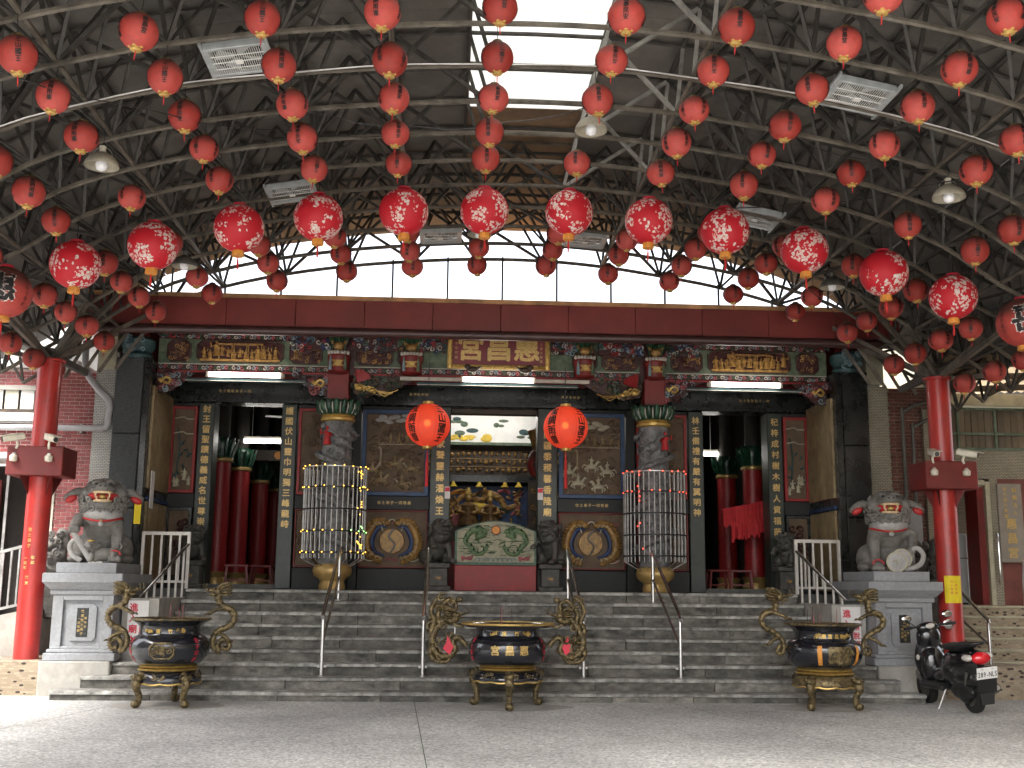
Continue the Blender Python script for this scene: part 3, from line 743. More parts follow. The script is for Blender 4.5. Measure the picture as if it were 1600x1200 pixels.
for s in (-1, 1):
    a, b = sorted((s*3.60, s*4.72)); MB().box(a, b, 19.1, 19.33, 1.40, 1.47).build('door_sill', 'porch', T)

# eave: red fascia, gutter, soffit and roof
fs = MB()
for k in range(12):
    a = lerp(-6.35, 6.35, k/12); b = lerp(-6.35, 6.35, (k+1)/12)
    MB().box(a+.003, b-.003, 17.0, 17.03, 5.36, 5.82, .004).build('fascia_sheet', 'fascia', T)
MB().tube([(-6.35, 17.0, 5.31), (6.35, 17.0, 5.31)], .075, 14).build('gutter', 'gutter', T, 50)
MB().add([(-6.3,17.03,5.40),(6.3,17.03,5.40),(6.3,19.4,5.62),(-6.3,19.4,5.62)], [(3,2,1,0)]).build('soffit', 'darkred', T)
MB().box(-6.35, 6.35, 17.03, 31.2, 5.80, 5.90).build('eave_roof', 'rooftile', T)
# hall shell
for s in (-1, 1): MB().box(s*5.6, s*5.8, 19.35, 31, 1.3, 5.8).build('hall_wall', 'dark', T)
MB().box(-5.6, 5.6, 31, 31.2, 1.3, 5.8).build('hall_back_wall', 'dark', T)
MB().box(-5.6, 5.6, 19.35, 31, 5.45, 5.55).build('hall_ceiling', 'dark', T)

# ---------------------------------------------------------------- carved beam over the porch columns
BY = 17.88
bm = MB().box(-5.45, 5.45, BY, 18.1, 4.80, 5.46, .01).build('carved_beam', 'maroon', T)
pr = random.Random(11)
def strip(x0, x1, z0, z1, n, ms=('paleblue', 'pink', 'green', 'whitep'), y=BY-.012):
    b = MB().box(x0, x1, BY-.02, BY, z0, z1, .004).build('ornament_strip', 'maroon', T)
    mbs = [MB() for _ in ms]
    for k in range(n):
        x = lerp(x0+.03, x1-.03, (k+.5)/n); scroll(mbs[k % len(ms)], x, (z0+z1)/2, y-.012, (z1-z0)*.42, pr, 5, .6, 1.0)
    for q, m_ in zip(mbs, ms): q.build('painted_scroll', m_, b, 50, stuff=True)
for a, b in ((-5.44, -2.72), (2.72, 5.44)):
    strip(a, b, 5.345, 5.43, 44); strip(a, b, 4.835, 4.925, 44)
    MB().box(a, b, BY-.024, BY, 4.80, 4.828).build('red_moulding', 'redframe', T)
    MB().box(a, b, BY-.026, BY, 4.93, 4.942).build('white_moulding', 'whitep', T)
    MB().box(a, b, BY-.010, BY, 4.945, 5.34).build('green_ground', 'greenpaint', T)
for a, b in ((-2.32, 2.32),):
    strip(a, b, 4.835, 4.925, 66); MB().box(a, b, BY-.024, BY, 4.80, 4.828).build('red_moulding', 'redframe', T)
    MB().box(a, b, BY-.026, BY, 4.93, 4.942).build('white_moulding', 'whitep', T)
    MB().box(a, b, BY-.010, BY, 4.945, 5.45).build('green_ground', 'greenpaint', T)
def cartouche(x0, x1, z0, z1, gilt):
    c = MB().prism(octo(x0, x1, z0, z1, .07), BY-.03, BY-.005).build('cartouche', 'maroon', T)
    e = octo(x0, x1, z0, z1, .07); P = [(x, BY-.032, z) for x, z in e]
    MB().tube(P, .012, 6, closed=True).build('cartouche_rim', 'darkwood', c, 50)
    m1, m2 = MB(), MB()
    if gilt:
        n = int((x1-x0)/.105)
        for k in range(n): figure(m1, lerp(x0+.07, x1-.07, (k+.5)/n), z0+.03+pr.uniform(0, .08), BY-.05, (z1-z0)*pr.uniform(.42, .78), pr)
        for q in (.33, .5, .67):
            x = lerp(x0, x1, q); m1.box(x-.11, x-.095, BY-.06, BY-.03, z0+.03, z1-.06).box(x+.095, x+.11, BY-.06, BY-.03, z0+.03, z1-.06).box(x-.13, x+.13, BY-.065, BY-.03, z1-.07, z1-.045)
        m1.box(x0+.05, x1-.05, BY-.055, BY-.03, z0+.015, z0+.05)
        for k in range(20): scroll(m2, pr.uniform(x0+.06, x1-.06), pr.uniform(z1-.1, z1-.03), BY-.035, .035, pr)
        m2.build('carved_foliage', 'maroon', c, 50, stuff=True); m1.build('gilt_figures', 'goldcarve', c, 50, stuff=True)
    else:
        for k in range(int(170*(x1-x0))): scroll(m1 if k % 4 else m2, pr.uniform(x0+.05, x1-.05), pr.uniform(z0+.04, z1-.04), BY-.035, pr.uniform(.022, .045), pr)
        m1.build('carved_foliage', 'maroon', c, 50, stuff=True); m2.build('carved_highlights', 'goldcarve', c, 50, stuff=True)
for s in (-1, 1):
    for a, b, gq in ((4.93, 5.30, 0), (3.46, 4.83, 1), (2.84, 3.36, 0), (1.70, 2.30, 0), (1.22, 1.62, 0), (.86, 1.13, 0)):
        x0, x1 = sorted((s*a, s*b))
        if a > .9: cartouche(x0, x1, 4.97, 5.32, gq)
# coloured bracket carvings above and below the beam
def bracket(x0, x1, z0, z1, y, ms, n, size, name, poly=None):
    b = MB().prism(poly or [(x0, z0), (x1, z0), (x1, z1), (x0, z1)], y, y+.06).build(name, 'maroon', T)
    mbs = [MB() for _ in ms]
    def inside(px, pz):
        if not poly: return True
        c = False; q = len(poly)
        for i in range(q):
            (xa, za), (xb, zb) = poly[i], poly[i-1]
            if (za > pz) != (zb > pz) and px < (xb-xa)*(pz-za)/(zb-za)+xa: c = not c
        return c
    k = tries = 0
    while k < n and tries < 900:
        tries += 1; x = pr.uniform(x0, x1); z = pr.uniform(z0, z1)
        if not inside(x, z): continue
        scroll(mbs[k % len(ms)], x, z, y-.012, size*pr.uniform(.6, 1.2), pr, 5, .8, pr.uniform(.7, 1.2)); k += 1
    for q, m_ in zip(mbs, ms): q.build('painted_carving', m_, b, 50, stuff=True)
    return b
for s in (-1, 1):
    # hanging corner brackets with a gilt beast
    for xa, xb in ((5.42, 4.85), (2.72, 3.35)):
        d = 1 if xb > xa else -1
        P = [(s*xa, 4.80), (s*xa, 4.45), (s*(xa+d*.22), 4.50), (s*(xa+d*.42), 4.66), (s*xb, 4.80)]
        ar = sum(P[i-1][0]*P[i][1]-P[i][0]*P[i-1][1] for i in range(5))
        if ar < 0: P = P[::-1]
        xs = [p[0] for p in P]
        b = bracket(min(xs), max(xs), 4.45, 4.80, BY-.03, ('maroon', 'paleblue', 'pink', 'maroon'), 46, .05, 'corner_bracket', P)
        mb = MB(); gx = s*(xa+d*.14)
        mb.tube(spline([(gx-.08, BY-.07, 4.62), (gx, BY-.09, 4.70), (gx+.07, BY-.08, 4.66), (gx+.03, BY-.09, 4.60), (gx-.03, BY-.09, 4.63)], 4), .022, 6)
        mb.ell((gx-.09, BY-.09, 4.66), (.04, .03, .035), 8, 6); mb.build('gilt_beast', 'gold', b, 50, stuff=True)
    # phoenix brackets on the inner side of the columns
    P = [(s*2.32, 4.80), (s*2.32, 4.52), (s*2.0, 4.50), (s*1.7, 4.57), (s*1.38, 4.72), (s*1.35, 4.80)]
    if s > 0: P = P[::-1]
    b = bracket(min(s*2.32, s*1.36), max(s*2.32, s*1.36), 4.50, 4.80, BY-.02, ('darkwood', 'dgreen', 'darkwood', 'panel'), 60, .06, 'phoenix_bracket', P)
    mb = MB()
    for k in range(9): scroll(mb, s*(2.26-.035*k), 4.62-.012*k+.02*(k % 2), BY-.11, .045, pr, 6, .8)
    for k in range(3): mb.tube(spline([(s*1.95, BY-.12, 4.54), (s*(1.86-.05*k), BY-.14, 4.47+.02*k), (s*(1.80-.07*k), BY-.13, 4.45+.04*k), (s*(1.76-.08*k), BY-.13, 4.48+.04*k)], 4), .010, 5)
    mb.ell((s*2.22, BY-.12, 4.58), (.07, .05, .05), 8, 6); mb.ell((s*2.02, BY-.13, 4.54), (.06, .045, .04), 8, 6)
    mb.build('gilt_phoenix', 'gold', b, 50, stuff=True)
    fan = MB()
    for k in range(9):
        a = radians(20+k*9); fan.tube([(s*(2.26-.02*cos(a)), BY-.10, 4.68), (s*(2.26-.24*cos(a)), BY-.12, 4.68+.2*sin(a))], [.01, .02], 5)
    fan.build('striped_wing', 'redframe', b, 50, stuff=True)
    # upper brackets between beam and eave
    for a, b_ in ((2.72, 3.3), (1.64, 2.38), (.86, 1.26)):
        x0, x1 = sorted((s*a, s*b_))
        bracket(x0, x1, 5.20, 5.52, BY-.10, ('teal', 'paleblue', 'redframe', 'dgreen', 'bluep', 'maroon', 'whitep'), 80, .045, 'eave_bracket')
    bracket(*sorted((s*5.05, s*5.45)), 5.38, 5.52, BY-.08, ('teal', 'dgreen', 'redframe'), 20, .05, 'eave_bracket')
    MB().box(*sorted((s*3.36, s*5.04)), BY-.05, BY, 5.44, 5.54).build('painted_board', 'greenpaint', T)
    # flower-basket bosses
    for x in (2.56, 1.40):
        bk = MB().lathe([(.10, 0), (.17, .03), (.165, .2), (.19, .26), (.18, .3)], 12, (s*x, BY-.10, 4.80)).build('basket_boss', 'darkred', T, 40)
        mb = MB()
        for k in range(7): mb.ell((s*x+lerp(-.15, .15, k/6), BY-.27+.05*abs(k-3)/3, 5.13), (.03, .025, .035), 7, 5)
        mb.build('white_blossoms', 'whitep', bk, 60, stuff=True)
        mb = MB()
        for k in range(-2, 3): mb.bar((s*x+k*.022-.05, BY-.285, 4.90), (s*x+k*.022+.05, BY-.285, 5.0), .008); mb.bar((s*x+k*.022+.05, BY-.287, 4.90), (s*x+k*.022-.05, BY-.287, 5.0), .008)
        mb.build('gilt_lattice', 'gold', bk, stuff=True)
        for q, m_ in ((-.115, 'paleblue'), (.115, 'greenpaint')):
            MB().tube([(s*x+q, BY-.265, 5.08), (s*x+q, BY-.27, 4.98), (s*x+q, BY-.265, 4.84)], [.006, .022, .03], 7).build('hanging_tassel', m_, bk, 50)
        mb = MB()
        for k in range(7): mb.tube([(s*x+.03*(k-3), BY-.16, 5.20), (s*x+.045*(k-3), BY-.2, 5.36), (s*x+.05*(k-3), BY-.18, 5.46)], [.012, .02, .008], 5)
        mb.build('leaf_crest', 'green', bk, 50, stuff=True)
        mb = MB().ell((s*x, BY-.2, 5.24), (.09, .06, .07), 10, 7).tube([(s*x-.08, BY-.2, 5.28), (s*x-.13, BY-.2, 5.34)], [.03, .008], 6).tube([(s*x+.08, BY-.2, 5.28), (s*x+.13, BY-.2, 5.34)], [.03, .008], 6)
        mb.build('beast_mask', 'goldcarve', bk, 50, stuff=True)

# ================================================================ name board, lamps, porch columns
pq = thing('name_board', 'red name board with gold characters under the eave', 'sign', (0, 17.55, 4.90))
MB().box(-.80, .80, 0, .06, 0, .60, .01).build('board', 'boardred', pq)
fm = MB(); rg = random.Random(9)
fm.box(-.82, -.74, -.03, .0, -.02, .62, .01).box(.74, .82, -.03, .0, -.02, .62, .01).box(-.74, .74, -.03, .0, -.02, .055, .01)
for k in range(26):
    scroll(fm, lerp(-.74, .74, (k+.5)/26), .017, -.035, .03, rg)
for s in (-1, 1):
    for k in range(9): scroll(fm, s*.78, lerp(.08, .58, k/8), -.035, .032, rg)
fm.build('gilt_frame', 'gold', pq, 50)
mb = MB(); [(lambda q: (chars(q, ch, .44, flat(x, -.006, .325), .03), q.build('character', 'goldtext', pq)))(MB()) for ch, x in (('宮', -.45), ('昌', 0), ('惠', .45))]
mb = MB(); chars(mb, '庚申年叩謝', .05, flat(-.68, -.006, .32), 0, 1.5); chars(mb, '信士弟子敬獻', .05, flat(.68, -.006, .3), 0, 1.4); mb.build('small_inscription', 'goldtext', pq)
for s in (-1, 1):
    mb = MB().ell((s*.42, -.05, -.03), (.1, .05, .05), 10, 7).ell((s*.5, -.07, .01), (.05, .04, .045), 8, 6).tube([(s*.36, -.05, -.03), (s*.28, -.05, .02)], [.03, .01], 6)
    mb.build('lion_support', 'darkwood', pq, 50)

for x, hw, lab in ((-4.02, 0.0, 'lit white fluorescent tube over the doorway with the dark ceiling fan'), (0, .95, 'lit white fluorescent tube below the red name board'), (4.02, 0, 'lit white fluorescent tube over the doorway with the red fringe')):
    f = thing('fluorescent_light', lab, 'light', (x, 17.66, 4.735), 0, 'fluorescent tubes under the porch beam')
    MB().box(-.62-hw, .62+hw*.9, .02, .07, -.03, .03, .006).build('housing', 'whitep', f)
    MB().tube([(-.56, 0, 0), (.56, 0, 0)], .038, 12).build('tube', 'tube', f, 40)
    for s in (-1, 1): MB().box(s*.56, s*.60, -.035, .04, -.045, .045, .006).build('end_cap', 'cream', f)
    if x:
        for s in (-1, 1): MB().tube([(s*.5, .05, .03), (s*.5, .12, .085)], .008, 6).build('bracket', 'steeldull', f)
    MB().box(-.95 if x else -1.3, .95 if x else 1.3, .08, .30, -.085, -.045, .006).build('conduit_board', 'teal', f); MB().box(-.95 if x else -1.3, .95 if x else 1.3, .07, .078, -.092, -.082).build('white_edge', 'whitep', f)

def make_column(s, lab):
    c = thing('dragon_column', lab, 'column', (s*2.56, 17.98, 1.40), 0, 'dragon columns of the porch')
    MB().lathe([(.20, 0), (.21, .06), (.19, .12), (.20, .15), (.29, .22), (.31, .29), (.29, .36), (.22, .41)], 28).build('gilt_base', 'goldpaint', c, 40)
    sh = MB().lathe([(.24, .40), (.25, .5), (.24, 1.5), (.235, 2.66)], 20).build('shaft', 'colstone', c, 40)
    rg = random.Random(40+s)
    # the dragon winding round the shaft
    P = []; R = []
    for i in range(90):
        t = i/89; a = s*(t*3.3*2*pi)+1.2; rr = .275+.02*sin(t*40)
        P.append((rr*cos(a), rr*sin(a), .5+2.0*t)); R.append(.075*(.45+.55*sin(pi*min(1, .15+t*.95))))
    d = MB().tube(P, R, 7)
    for i in range(2, 88, 2):
        p = Vector(P[i]); n = Vector((p.x, p.y, 0)).normalized(); d.tube([p+n*R[i]*.7, p+n*(R[i]+.035)+Vector((0, 0, .02))], [.02, .004], 4)
    dr = d.build('carved_dragon', 'colstone', c, 60)
    cl = MB()
    for k in range(150):
        a = rg.uniform(0, 2*pi); z = rg.uniform(.5, 2.6); q = rg.uniform(.03, .06)
        m = MB(); scroll(m, 0, 0, 0, q, rg, 4, .8); m.xf(Matrix.Translation((.25*sin(a), -.25*cos(a), z)) @ Matrix.Rotation(a, 4, 'Z')); cl.merge(m)
    cl.build('carved_clouds', 'colstone', sh, 60)
    hd = MB().ell((-.08*s, -.31, 2.3), (.1, .09, .08), 10, 7).ell((-.17*s, -.36, 2.27), (.07, .06, .05), 8, 6)
    for q in (-1, 1): hd.tube(spline([(-.05*s, -.33, 2.36+q*.01), (.03*s, -.36+q*.04, 2.44), (.12*s, -.33+q*.07, 2.46)], 4), [.022]*8+[.006], 5)
    for k in range(2): hd.tube(spline([(-.18*s, -.38, 2.25), (-.25*s, -.36, 2.30-.1*k), (-.30*s, -.28, 2.34-.16*k)], 4), [.010]*8+[.004], 5)
    hd.build('dragon_head', 'colstone', c, 60)
    rf = MB(); figure(rf, .13*s, 2.25, -.30, .30, rg); rf.build('carved_warrior', 'mouth', c, 60)
    MB().lathe([(.24, 2.64), (.275, 2.66), (.275, 2.70), (.25, 2.72), (.27, 2.74), (.25, 2.76)], 24).build('gilt_ring', 'gold', c, 40)
    MB().lathe([(.22, 2.75), (.27, 2.8), (.30, 2.92), (.26, 2.99)], 20).build('capital', 'dgreen', c, 40)
    for k in range(16):
        a = 2*pi*k/16; e = Vector((cos(a), sin(a), 0))
        MB().tube([tuple(e*.25+Vector((0,0,2.76))), tuple(e*.30+Vector((0,0,2.84))), tuple(e*.315+Vector((0,0,2.95))), tuple(e*.36+Vector((0,0,2.985)))], [.02, .05, .045, .01], 6).build('lotus_petal', 'dgreen' if k % 2 else 'green', c, 60)
    mb = MB()
    for k in range(16):
        a = 2*pi*(k+.5)/16; e = Vector((cos(a), sin(a), 0)); mb.tube([tuple(e*.275+Vector((0,0,2.77))), tuple(e*.325+Vector((0,0,2.86))), tuple(e*.33+Vector((0,0,2.94)))], [.008, .013, .006], 5)
    mb.build('petal_edges', 'whitep', c, 50)
    MB().box(-.17, .17, -.17, .17, 2.99, 3.42, .01).build('red_post', 'darkred', c)
    return c
make_column(-1, 'carved grey dragon column in a cage with amber fairy lights')
make_column(1, 'carved grey dragon column in a cage with red fairy lights')

def make_cage(s, lab):
    c = thing('column_cage', lab, 'cage', (s*2.56, 17.98, 1.88), 0, 'steel cages round the dragon columns')
    n = 36; R = .49
    bars = MB().tube([(0, 0, 0), (0, 0, 1.42)], .0095, 6).mesh('bar', M['cagebar'], 40)
    for k in range(n):
        a = 2*pi*k/n; o = link('bar', bars, c); o.location = (R*cos(a), R*sin(a), 0)
    for j, z in enumerate((.09, .42, .76, 1.10, 1.42)):
        MB().tube([(R*1.02*cos(2*pi*k/36), R*1.02*sin(2*pi*k/36), z) for k in range(36)], .012, 6, closed=True).build('hoop', 'steeldull' if j in (4,) else 'black_plastic', c, 50)
    for k in range(12):
        a = 2*pi*k/12; e = Vector((cos(a), sin(a), 0)); MB().tube([tuple(e*R), tuple(e*.26+Vector((0, 0, -.13)))], .007, 5).build('foot_strut', 'steeldull', c, 40)
    rg = random.Random(77+s); lm = MB().ell((0, 0, 0), .0095, 8, 6).mesh('led', M['led' if s < 0 else 'ledr'], 80)
    gm = MB().ell((0, 0, 0), .0095, 8, 6).mesh('led', M['ledg'], 80)
    pts = []
    if s < 0:
        for z in (.09, .42, 1.10, 1.42): pts += [(radians(a), z+rg.uniform(-.01, .02)) for a in range(188, 360, 17)]
        pts += [(radians(rg.uniform(318, 338)), rg.uniform(.1, 1.4)) for _ in range(26)]
    else:
        for z in (1.10, 1.42): pts += [(radians(a+rg.uniform(-4, 4)), z+rg.uniform(-.01, .02)) for a in range(182, 360, 18)]
        pts += [(radians(rg.uniform(228, 240)), z) for z in (.2, .55, .6, .95, 1.02, 1.18, 1.36)]
    for a, z in pts:
        o = link('fairy_light', gm if (s < 0 and .4 < z < .5 and a > radians(290)) else lm, c); o.location = ((R+.02)*cos(a), (R+.02)*sin(a), z)
    wr = MB().tube(spline([((R+.015)*cos(radians(325)), (R+.015)*sin(radians(325)), z) for z in (.05, .4, .8, 1.42)], 4), .005, 5); wr.build('light_cable', 'black_plastic', c)
make_cage(-1, 'round steel bar cage strung with amber fairy lights')
make_cage(1, 'round steel bar cage strung with red fairy lights')

# ---------------------------------------------------------------- painted dragon screen across the middle door
sn = thing('door_screen', 'low arched screen painted with two green dragons above a red base', 'screen', (0.03, 18.55, 1.40))
MB().box(-.67, .67, 0, .08, 0, .41, .008).build('red_base', 'redframe', sn)
arch = [(-.67, .415), (.67, .415), (.67, .97)]+[(.67-1.34*k/14, .97+.17*sin(pi*k/14)) for k in range(1, 14)]+[(-.67, .97)]
MB().prism(arch, .01, .07).build('arched_panel', 'green', sn)
ins = [(x*.945, .46+(z-.415)*.915) for x, z in arch]
pnl = MB().prism(ins, -.002, .012).build('painted_ground', 'screenbg', sn)
dg_, dl, cl = MB(), MB(), MB()
for s in (-1, 1):
    P = spline([(s*.18, -.012, .93), (s*.30, -.012, .88), (s*.26, -.012, .98), (s*.42, -.012, .95), (s*.50, -.012, .80), (s*.40, -.012, .70), (s*.34, -.012, .60), (s*.20, -.012, .62), (s*.13, -.012, .74)], 6)
    dg_.tube(P, [.058-.028*i/(len(P)-1) for i in range(len(P))], 7, flat=.5)
    for i in range(2, len(P), 4):
        dl.tube([P[i]+Vector((0, -.02, .02)), P[i]+Vector((0, -.02, .075))], [.014, .003], 4)
    dg_.ell((s*.20, -.015, .96), (.07, .02, .05), 9, 6); dl.tube(spline([(s*.2, -.02, 1.0), (s*.27, -.02, 1.05), (s*.33, -.02, 1.04)], 3), .008, 5)
    for q in ((.35, .82), (.46, .64), (.25, .72), (.15, .8)): dg_.tube([(s*q[0], -.012, q[1]), (s*(q[0]-.07), -.015, q[1]-.02), (s*(q[0]-.1), -.012, q[1]-.06)], [.016, .012, .005], 5)
    m = MB()
    for k in range(6): leaf(m, s*.47+.05*(k-2.5)*.6, .52+.012*(k % 2), -.008, .05, .5*(k-2.5), pr)
    m.build('painted_lotus', 'pink', pnl, 50, True)
dg_.build('painted_dragons', 'olive', pnl, 50, True); dl.build('dragon_fins', 'dgreen', pnl, 50, True)
rg = random.Random(8)
for k in range(90):
    x = rg.uniform(-.58, .58); z = rg.uniform(.56, .98+.1*cos(x*2.2)); cl.tube([(x-.05, -.004, z), (x, -.006, z+.006), (x+.05, -.004, z)], .004, 4)
cl.build('cloud_lines', 'green', pnl, None, True)
wv = MB()
for k in range(9): wv.tube(arc(-.3+.075*k, .475, .05, 0, pi, 8, -.004), .008, 4)
wv.build('painted_waves', 'paleblue', pnl, None, True)
MB().lathe([(.001, -.02), (.062, -.02), (.062, 0), (.001, 0)], 22, caps=False).xf(Matrix.Translation((.0, -.002, .985)) @ Matrix.Rotation(-pi/2, 4, 'X')).build('painted_sun', 'orange', pnl, 40)
MB().tube([(.066*cos(2*pi*k/24), -.012, .985+.066*sin(2*pi*k/24)) for k in range(24)], .011, 5, closed=True).build('sun_rim', 'redframe', pnl, 50)

# ---------------------------------------------------------------- stair handrails of stainless pipe
RL = {-2.40: 'stainless pipe handrail on the steps below the amber-lit dragon column', -1.06: 'stainless pipe handrail on the steps left of the painted dragon screen',
      1.10: 'stainless pipe handrail on the steps right of the painted dragon screen', 2.42: 'stainless pipe handrail on the steps below the red-lit dragon column'}
for x, lab in RL.items():
    h = thing('handrail', lab, 'handrail', (x, 15.42, 0), 0, 'stainless handrails on the temple steps')
    z0, z1 = STEPZ[1], STEPZ[7]; yb = 2.0; ht = .80
    MB().tube([(0, 0, z0), (0, 0, z0+ht)], .027, 12).build('lower_post', 'steel', h, 40)
    MB().tube([(0, yb, z1), (0, yb, z1+.72)], .027, 12).build('upper_post', 'steel', h, 40)
    MB().tube(spline([(0, 0, z0+ht-.01), (0, .06, z0+ht+.05), (0, yb-.06, z1+.74), (0, yb+.02, z1+.72)], 4), .025, 12).build('top_rail', 'steel', h, 40)
    MB().tube([(0, .0, z0+ht*.52), (0, yb, z1+.36)], .018, 10).build('mid_rail', 'steel', h, 40)
    for y, z in ((0, z0), (yb, z1)):
        MB().box(-.06, .06, y+.03, y+.06, z+.11, z+.15, .006).build('wall_clamp', 'steeldull', h)
        MB().lathe([(.05, 0), (.05, .012), (.03, .02)], 14, (0, y, z)).build('foot_flange', 'steeldull', h, 30)

# pale railings at the porch ends
for s in (-1, 1):
    r = thing('porch_railing', ('pale metal railing of upright bars by the split-slate pillar' if s < 0 else 'pale metal railing of upright bars by the smooth black pillar'), 'railing', (0, 0, 0), 0, 'pale porch railings')
    a, b = s*4.68, s*5.36
    mb = [((a, 17.42, 1.40), (a, 17.42, 2.24)), ((b, 17.42, 1.25), (b, 17.42, 2.24))]
    for p, q in mb: MB().bar(p, q, .045).build('post', 'whiterail', r)
    MB().bar((a-s*.02, 17.42, 2.22), (b, 17.42, 2.22), .04, .05).build('top_rail', 'whiterail', r)
    MB().bar((a, 17.42, 1.50), (b, 17.42, 1.50), .035).build('bottom_rail', 'whiterail', r)
    for k in range(1, 5):
        x = lerp(a, b, k/5); MB().bar((x, 17.42, 1.5), (x, 17.42, 2.2), .03).build('baluster', 'whiterail', r)
    # sloping part going down along the cheek wall
    MB().tube([(a, 17.40, 2.06), (s*4.95, 15.98, 1.32)], .022, 10).build('sloping_rail', 'steel', r, 40)
    for k in range(6):
        t = (k+.6)/6.2; x = lerp(a, s*4.95, t); y = lerp(17.40, 15.98, t); MB().bar((x, y, 1.26), (x, y, lerp(2.06, 1.32, t)), .028).build('sloping_baluster', 'whiterail', r)

# ================================================================ inside the hall
for i, (x, y) in enumerate(((-4.93, 20.7), (-4.88, 22.4), (-4.95, 25.2), (-4.95, 27.4), (4.93, 20.7), (4.86, 22.4), (4.3, 24.2), (4.95, 26.5))):
    o = thing('hall_column', 'round hall column wrapped in red scale cloth with green lotus capital', 'column', (x, y, 1.385), 0, 'red hall columns seen through the side doors')
    MB().lathe([(.22, 0), (.24, .1), (.20, .2), (.25, .3)], 18).build('gilt_foot', 'goldpaint', o, 40)
    MB().lathe([(.185, .3), (.19, .5), (.185, 2.28)], 20).build('red_wrap', 'beads', o, 40)
    MB().lathe([(.2, 2.27), (.22, 2.29), (.22, 2.33), (.2, 2.35)], 18).build('gilt_ring', 'goldpaint', o, 40)
    mb = MB().lathe([(.18, 2.35), (.22, 2.5), (.25, 2.64), (.2, 2.72)], 14)
    for k in range(12):
        a = 2*pi*k/12; mb.tube([(.2*cos(a), .2*sin(a), 2.36), (.26*cos(a), .26*sin(a), 2.55), (.30*cos(a), .30*sin(a), 2.7)], [.02, .04, .01], 5)
    mb.build('lotus_capital', 'dgreen', o, 50)
    MB().lathe([(.14, 2.7), (.14, 4.06)], 12).build('upper_shaft', 'dark', o, 40)
for x, y, z, L, lab in ((-4.22, 22.0, 4.22, 1.1, 'lit white tube in the hall behind the left doorway'), (4.15, 22.4, 4.16, 1.1, 'lit white tube in the hall behind the fringe doorway')):
    f = thing('hall_light', lab, 'light', (x, y, z), 0, 'fluorescent tubes inside the hall')
    MB().box(-L/2, L/2, 0, .05, .04, .09).build('housing', 'whitep', f); MB().tube([(-L/2, 0, 0), (L/2, 0, 0)], .04, 10).build('tube', 'tubein', f, 40)
    for q in (-.4, .4): MB().tube([(q, .02, .09), (q, .02, 5.46-z)], .008, 5).build('hanger', 'steeldull', f)
for x in (-.52, .58):
    f = thing('altar_light', 'lit white tube shining on the painted valance, on the '+('left' if x < 0 else 'hanging lantern')+' side of the altar', 'light', (x, 23.0, 5.02), 0, 'tubes above the altar')
    MB().box(-.45, .45, .0, .05, .04, .09).build('housing', 'whitep', f); MB().tube([(-.45, 0, 0), (.45, 0, 0)], .045, 10).build('tube', 'tubealt', f, 40)
    MB().tube([(0, .02, .09), (0, .02, .45)], .01, 5).build('hanger', 'steeldull', f)
# painted valance
v = thing('painted_valance', 'white valance painted with green landscape and yellow flowers above the altar', 'valance', (0, 24.0, 4.5))
vb = MB().box(-1.6, 1.9, 0, .05, 0, .62).build('board', 'white', v)
rg = random.Random(14)
for m_, n in (('greenpaint', 14), ('yellow', 12), ('teal', 6)):
    mb = MB()
    for k in range(n): mb.ell((rg.uniform(-1.3, 1.5), -.01, rg.uniform(.06, .2) if m_ == 'yellow' else rg.uniform(.1, .55)), (rg.uniform(.05, .14), .012, rg.uniform(.03, .07)), 8, 5)
    mb.build('painted_leaves', m_, vb, 60)
MB().box(-1.6, 1.9, -.03, 0, -.04, .02).build('green_edge', 'greenpaint', v)
# altar
al = thing('altar', 'gilded carved altar with dragon mural behind the door screen', 'altar', (0, 24.2, 1.385))
MB().box(-1.7, 1.9, 0, .2, 2.45, 3.1).build('carved_beam', 'darkwood', al)
rg = random.Random(14); mb = MB()
for r_ in range(3):
    for k in range(26):
        x = lerp(-1.5, 1.7, (k+.5)/26); z = 2.56+.17*r_; mb.ell((x+rg.uniform(-.02, .02), -.03, z+rg.uniform(-.02, .02)), (rg.uniform(.025, .05), .04, rg.uniform(.03, .06)), 7, 5); mb.box(x-.055, x+.055, -.02, 0, z+.06, z+.075)
mb.build('bracket_tiers', 'goldcarve', al, 50, True)
MB().box(-1.7, 1.9, -.05, .2, 2.30, 2.44).build('black_beam', 'black', al)
for x in (-.66, -.1, .45, .75):
    MB().lathe([(.09, 0), (.05, .05), (.03, .12)], 10, (x, -.02, 2.19)).build('lamp_rose', 'yellow', al, 50)
mu = MB().box(-1.7, .95, .1, .16, 1.2, 2.22).build('mural', 'bluep', al)
for m_, pts, r_ in (('goldcarve', [(-.75, 1.75), (-.4, 2.0), (-.05, 1.9), (.1, 2.05), (.35, 1.95), (.5, 1.75), (.8, 1.85)], .085), ('yellow', [(-.7, 1.4), (-.3, 1.75), (.1, 1.7), (.3, 1.4), (.45, 1.3)], .11), ('orange', [(-.7, 2.05), (-.5, 2.1), (-.4, 2.04)], .06), ('pink', [(.6, 1.6), (.75, 1.75), (.7, 1.95), (.85, 2.1)], .05), ('pink', [(.3, 2.1), (.5, 2.12), (.55, 2.05)], .05), ('dgreen', [(.0, 1.5), (.3, 1.75), (.55, 1.65)], .04)):
    P = spline([(x, .09, z) for x, z in pts], 5); MB().tube(P, [r_*(1-.4*abs(2*i/(len(P)-1)-1)) for i in range(len(P))], 8, flat=.4).build('gilt_dragon', m_, mu, 50)
mb = MB()
for k in range(70):
    x = rg.uniform(-.75, .8); z = rg.uniform(1.35, 2.15); leaf(mb, x, z, .06, .07, rg.uniform(-1.5, 1.5), rg)
mb.build('gilt_flames', 'goldcarve', mu, 50, True)
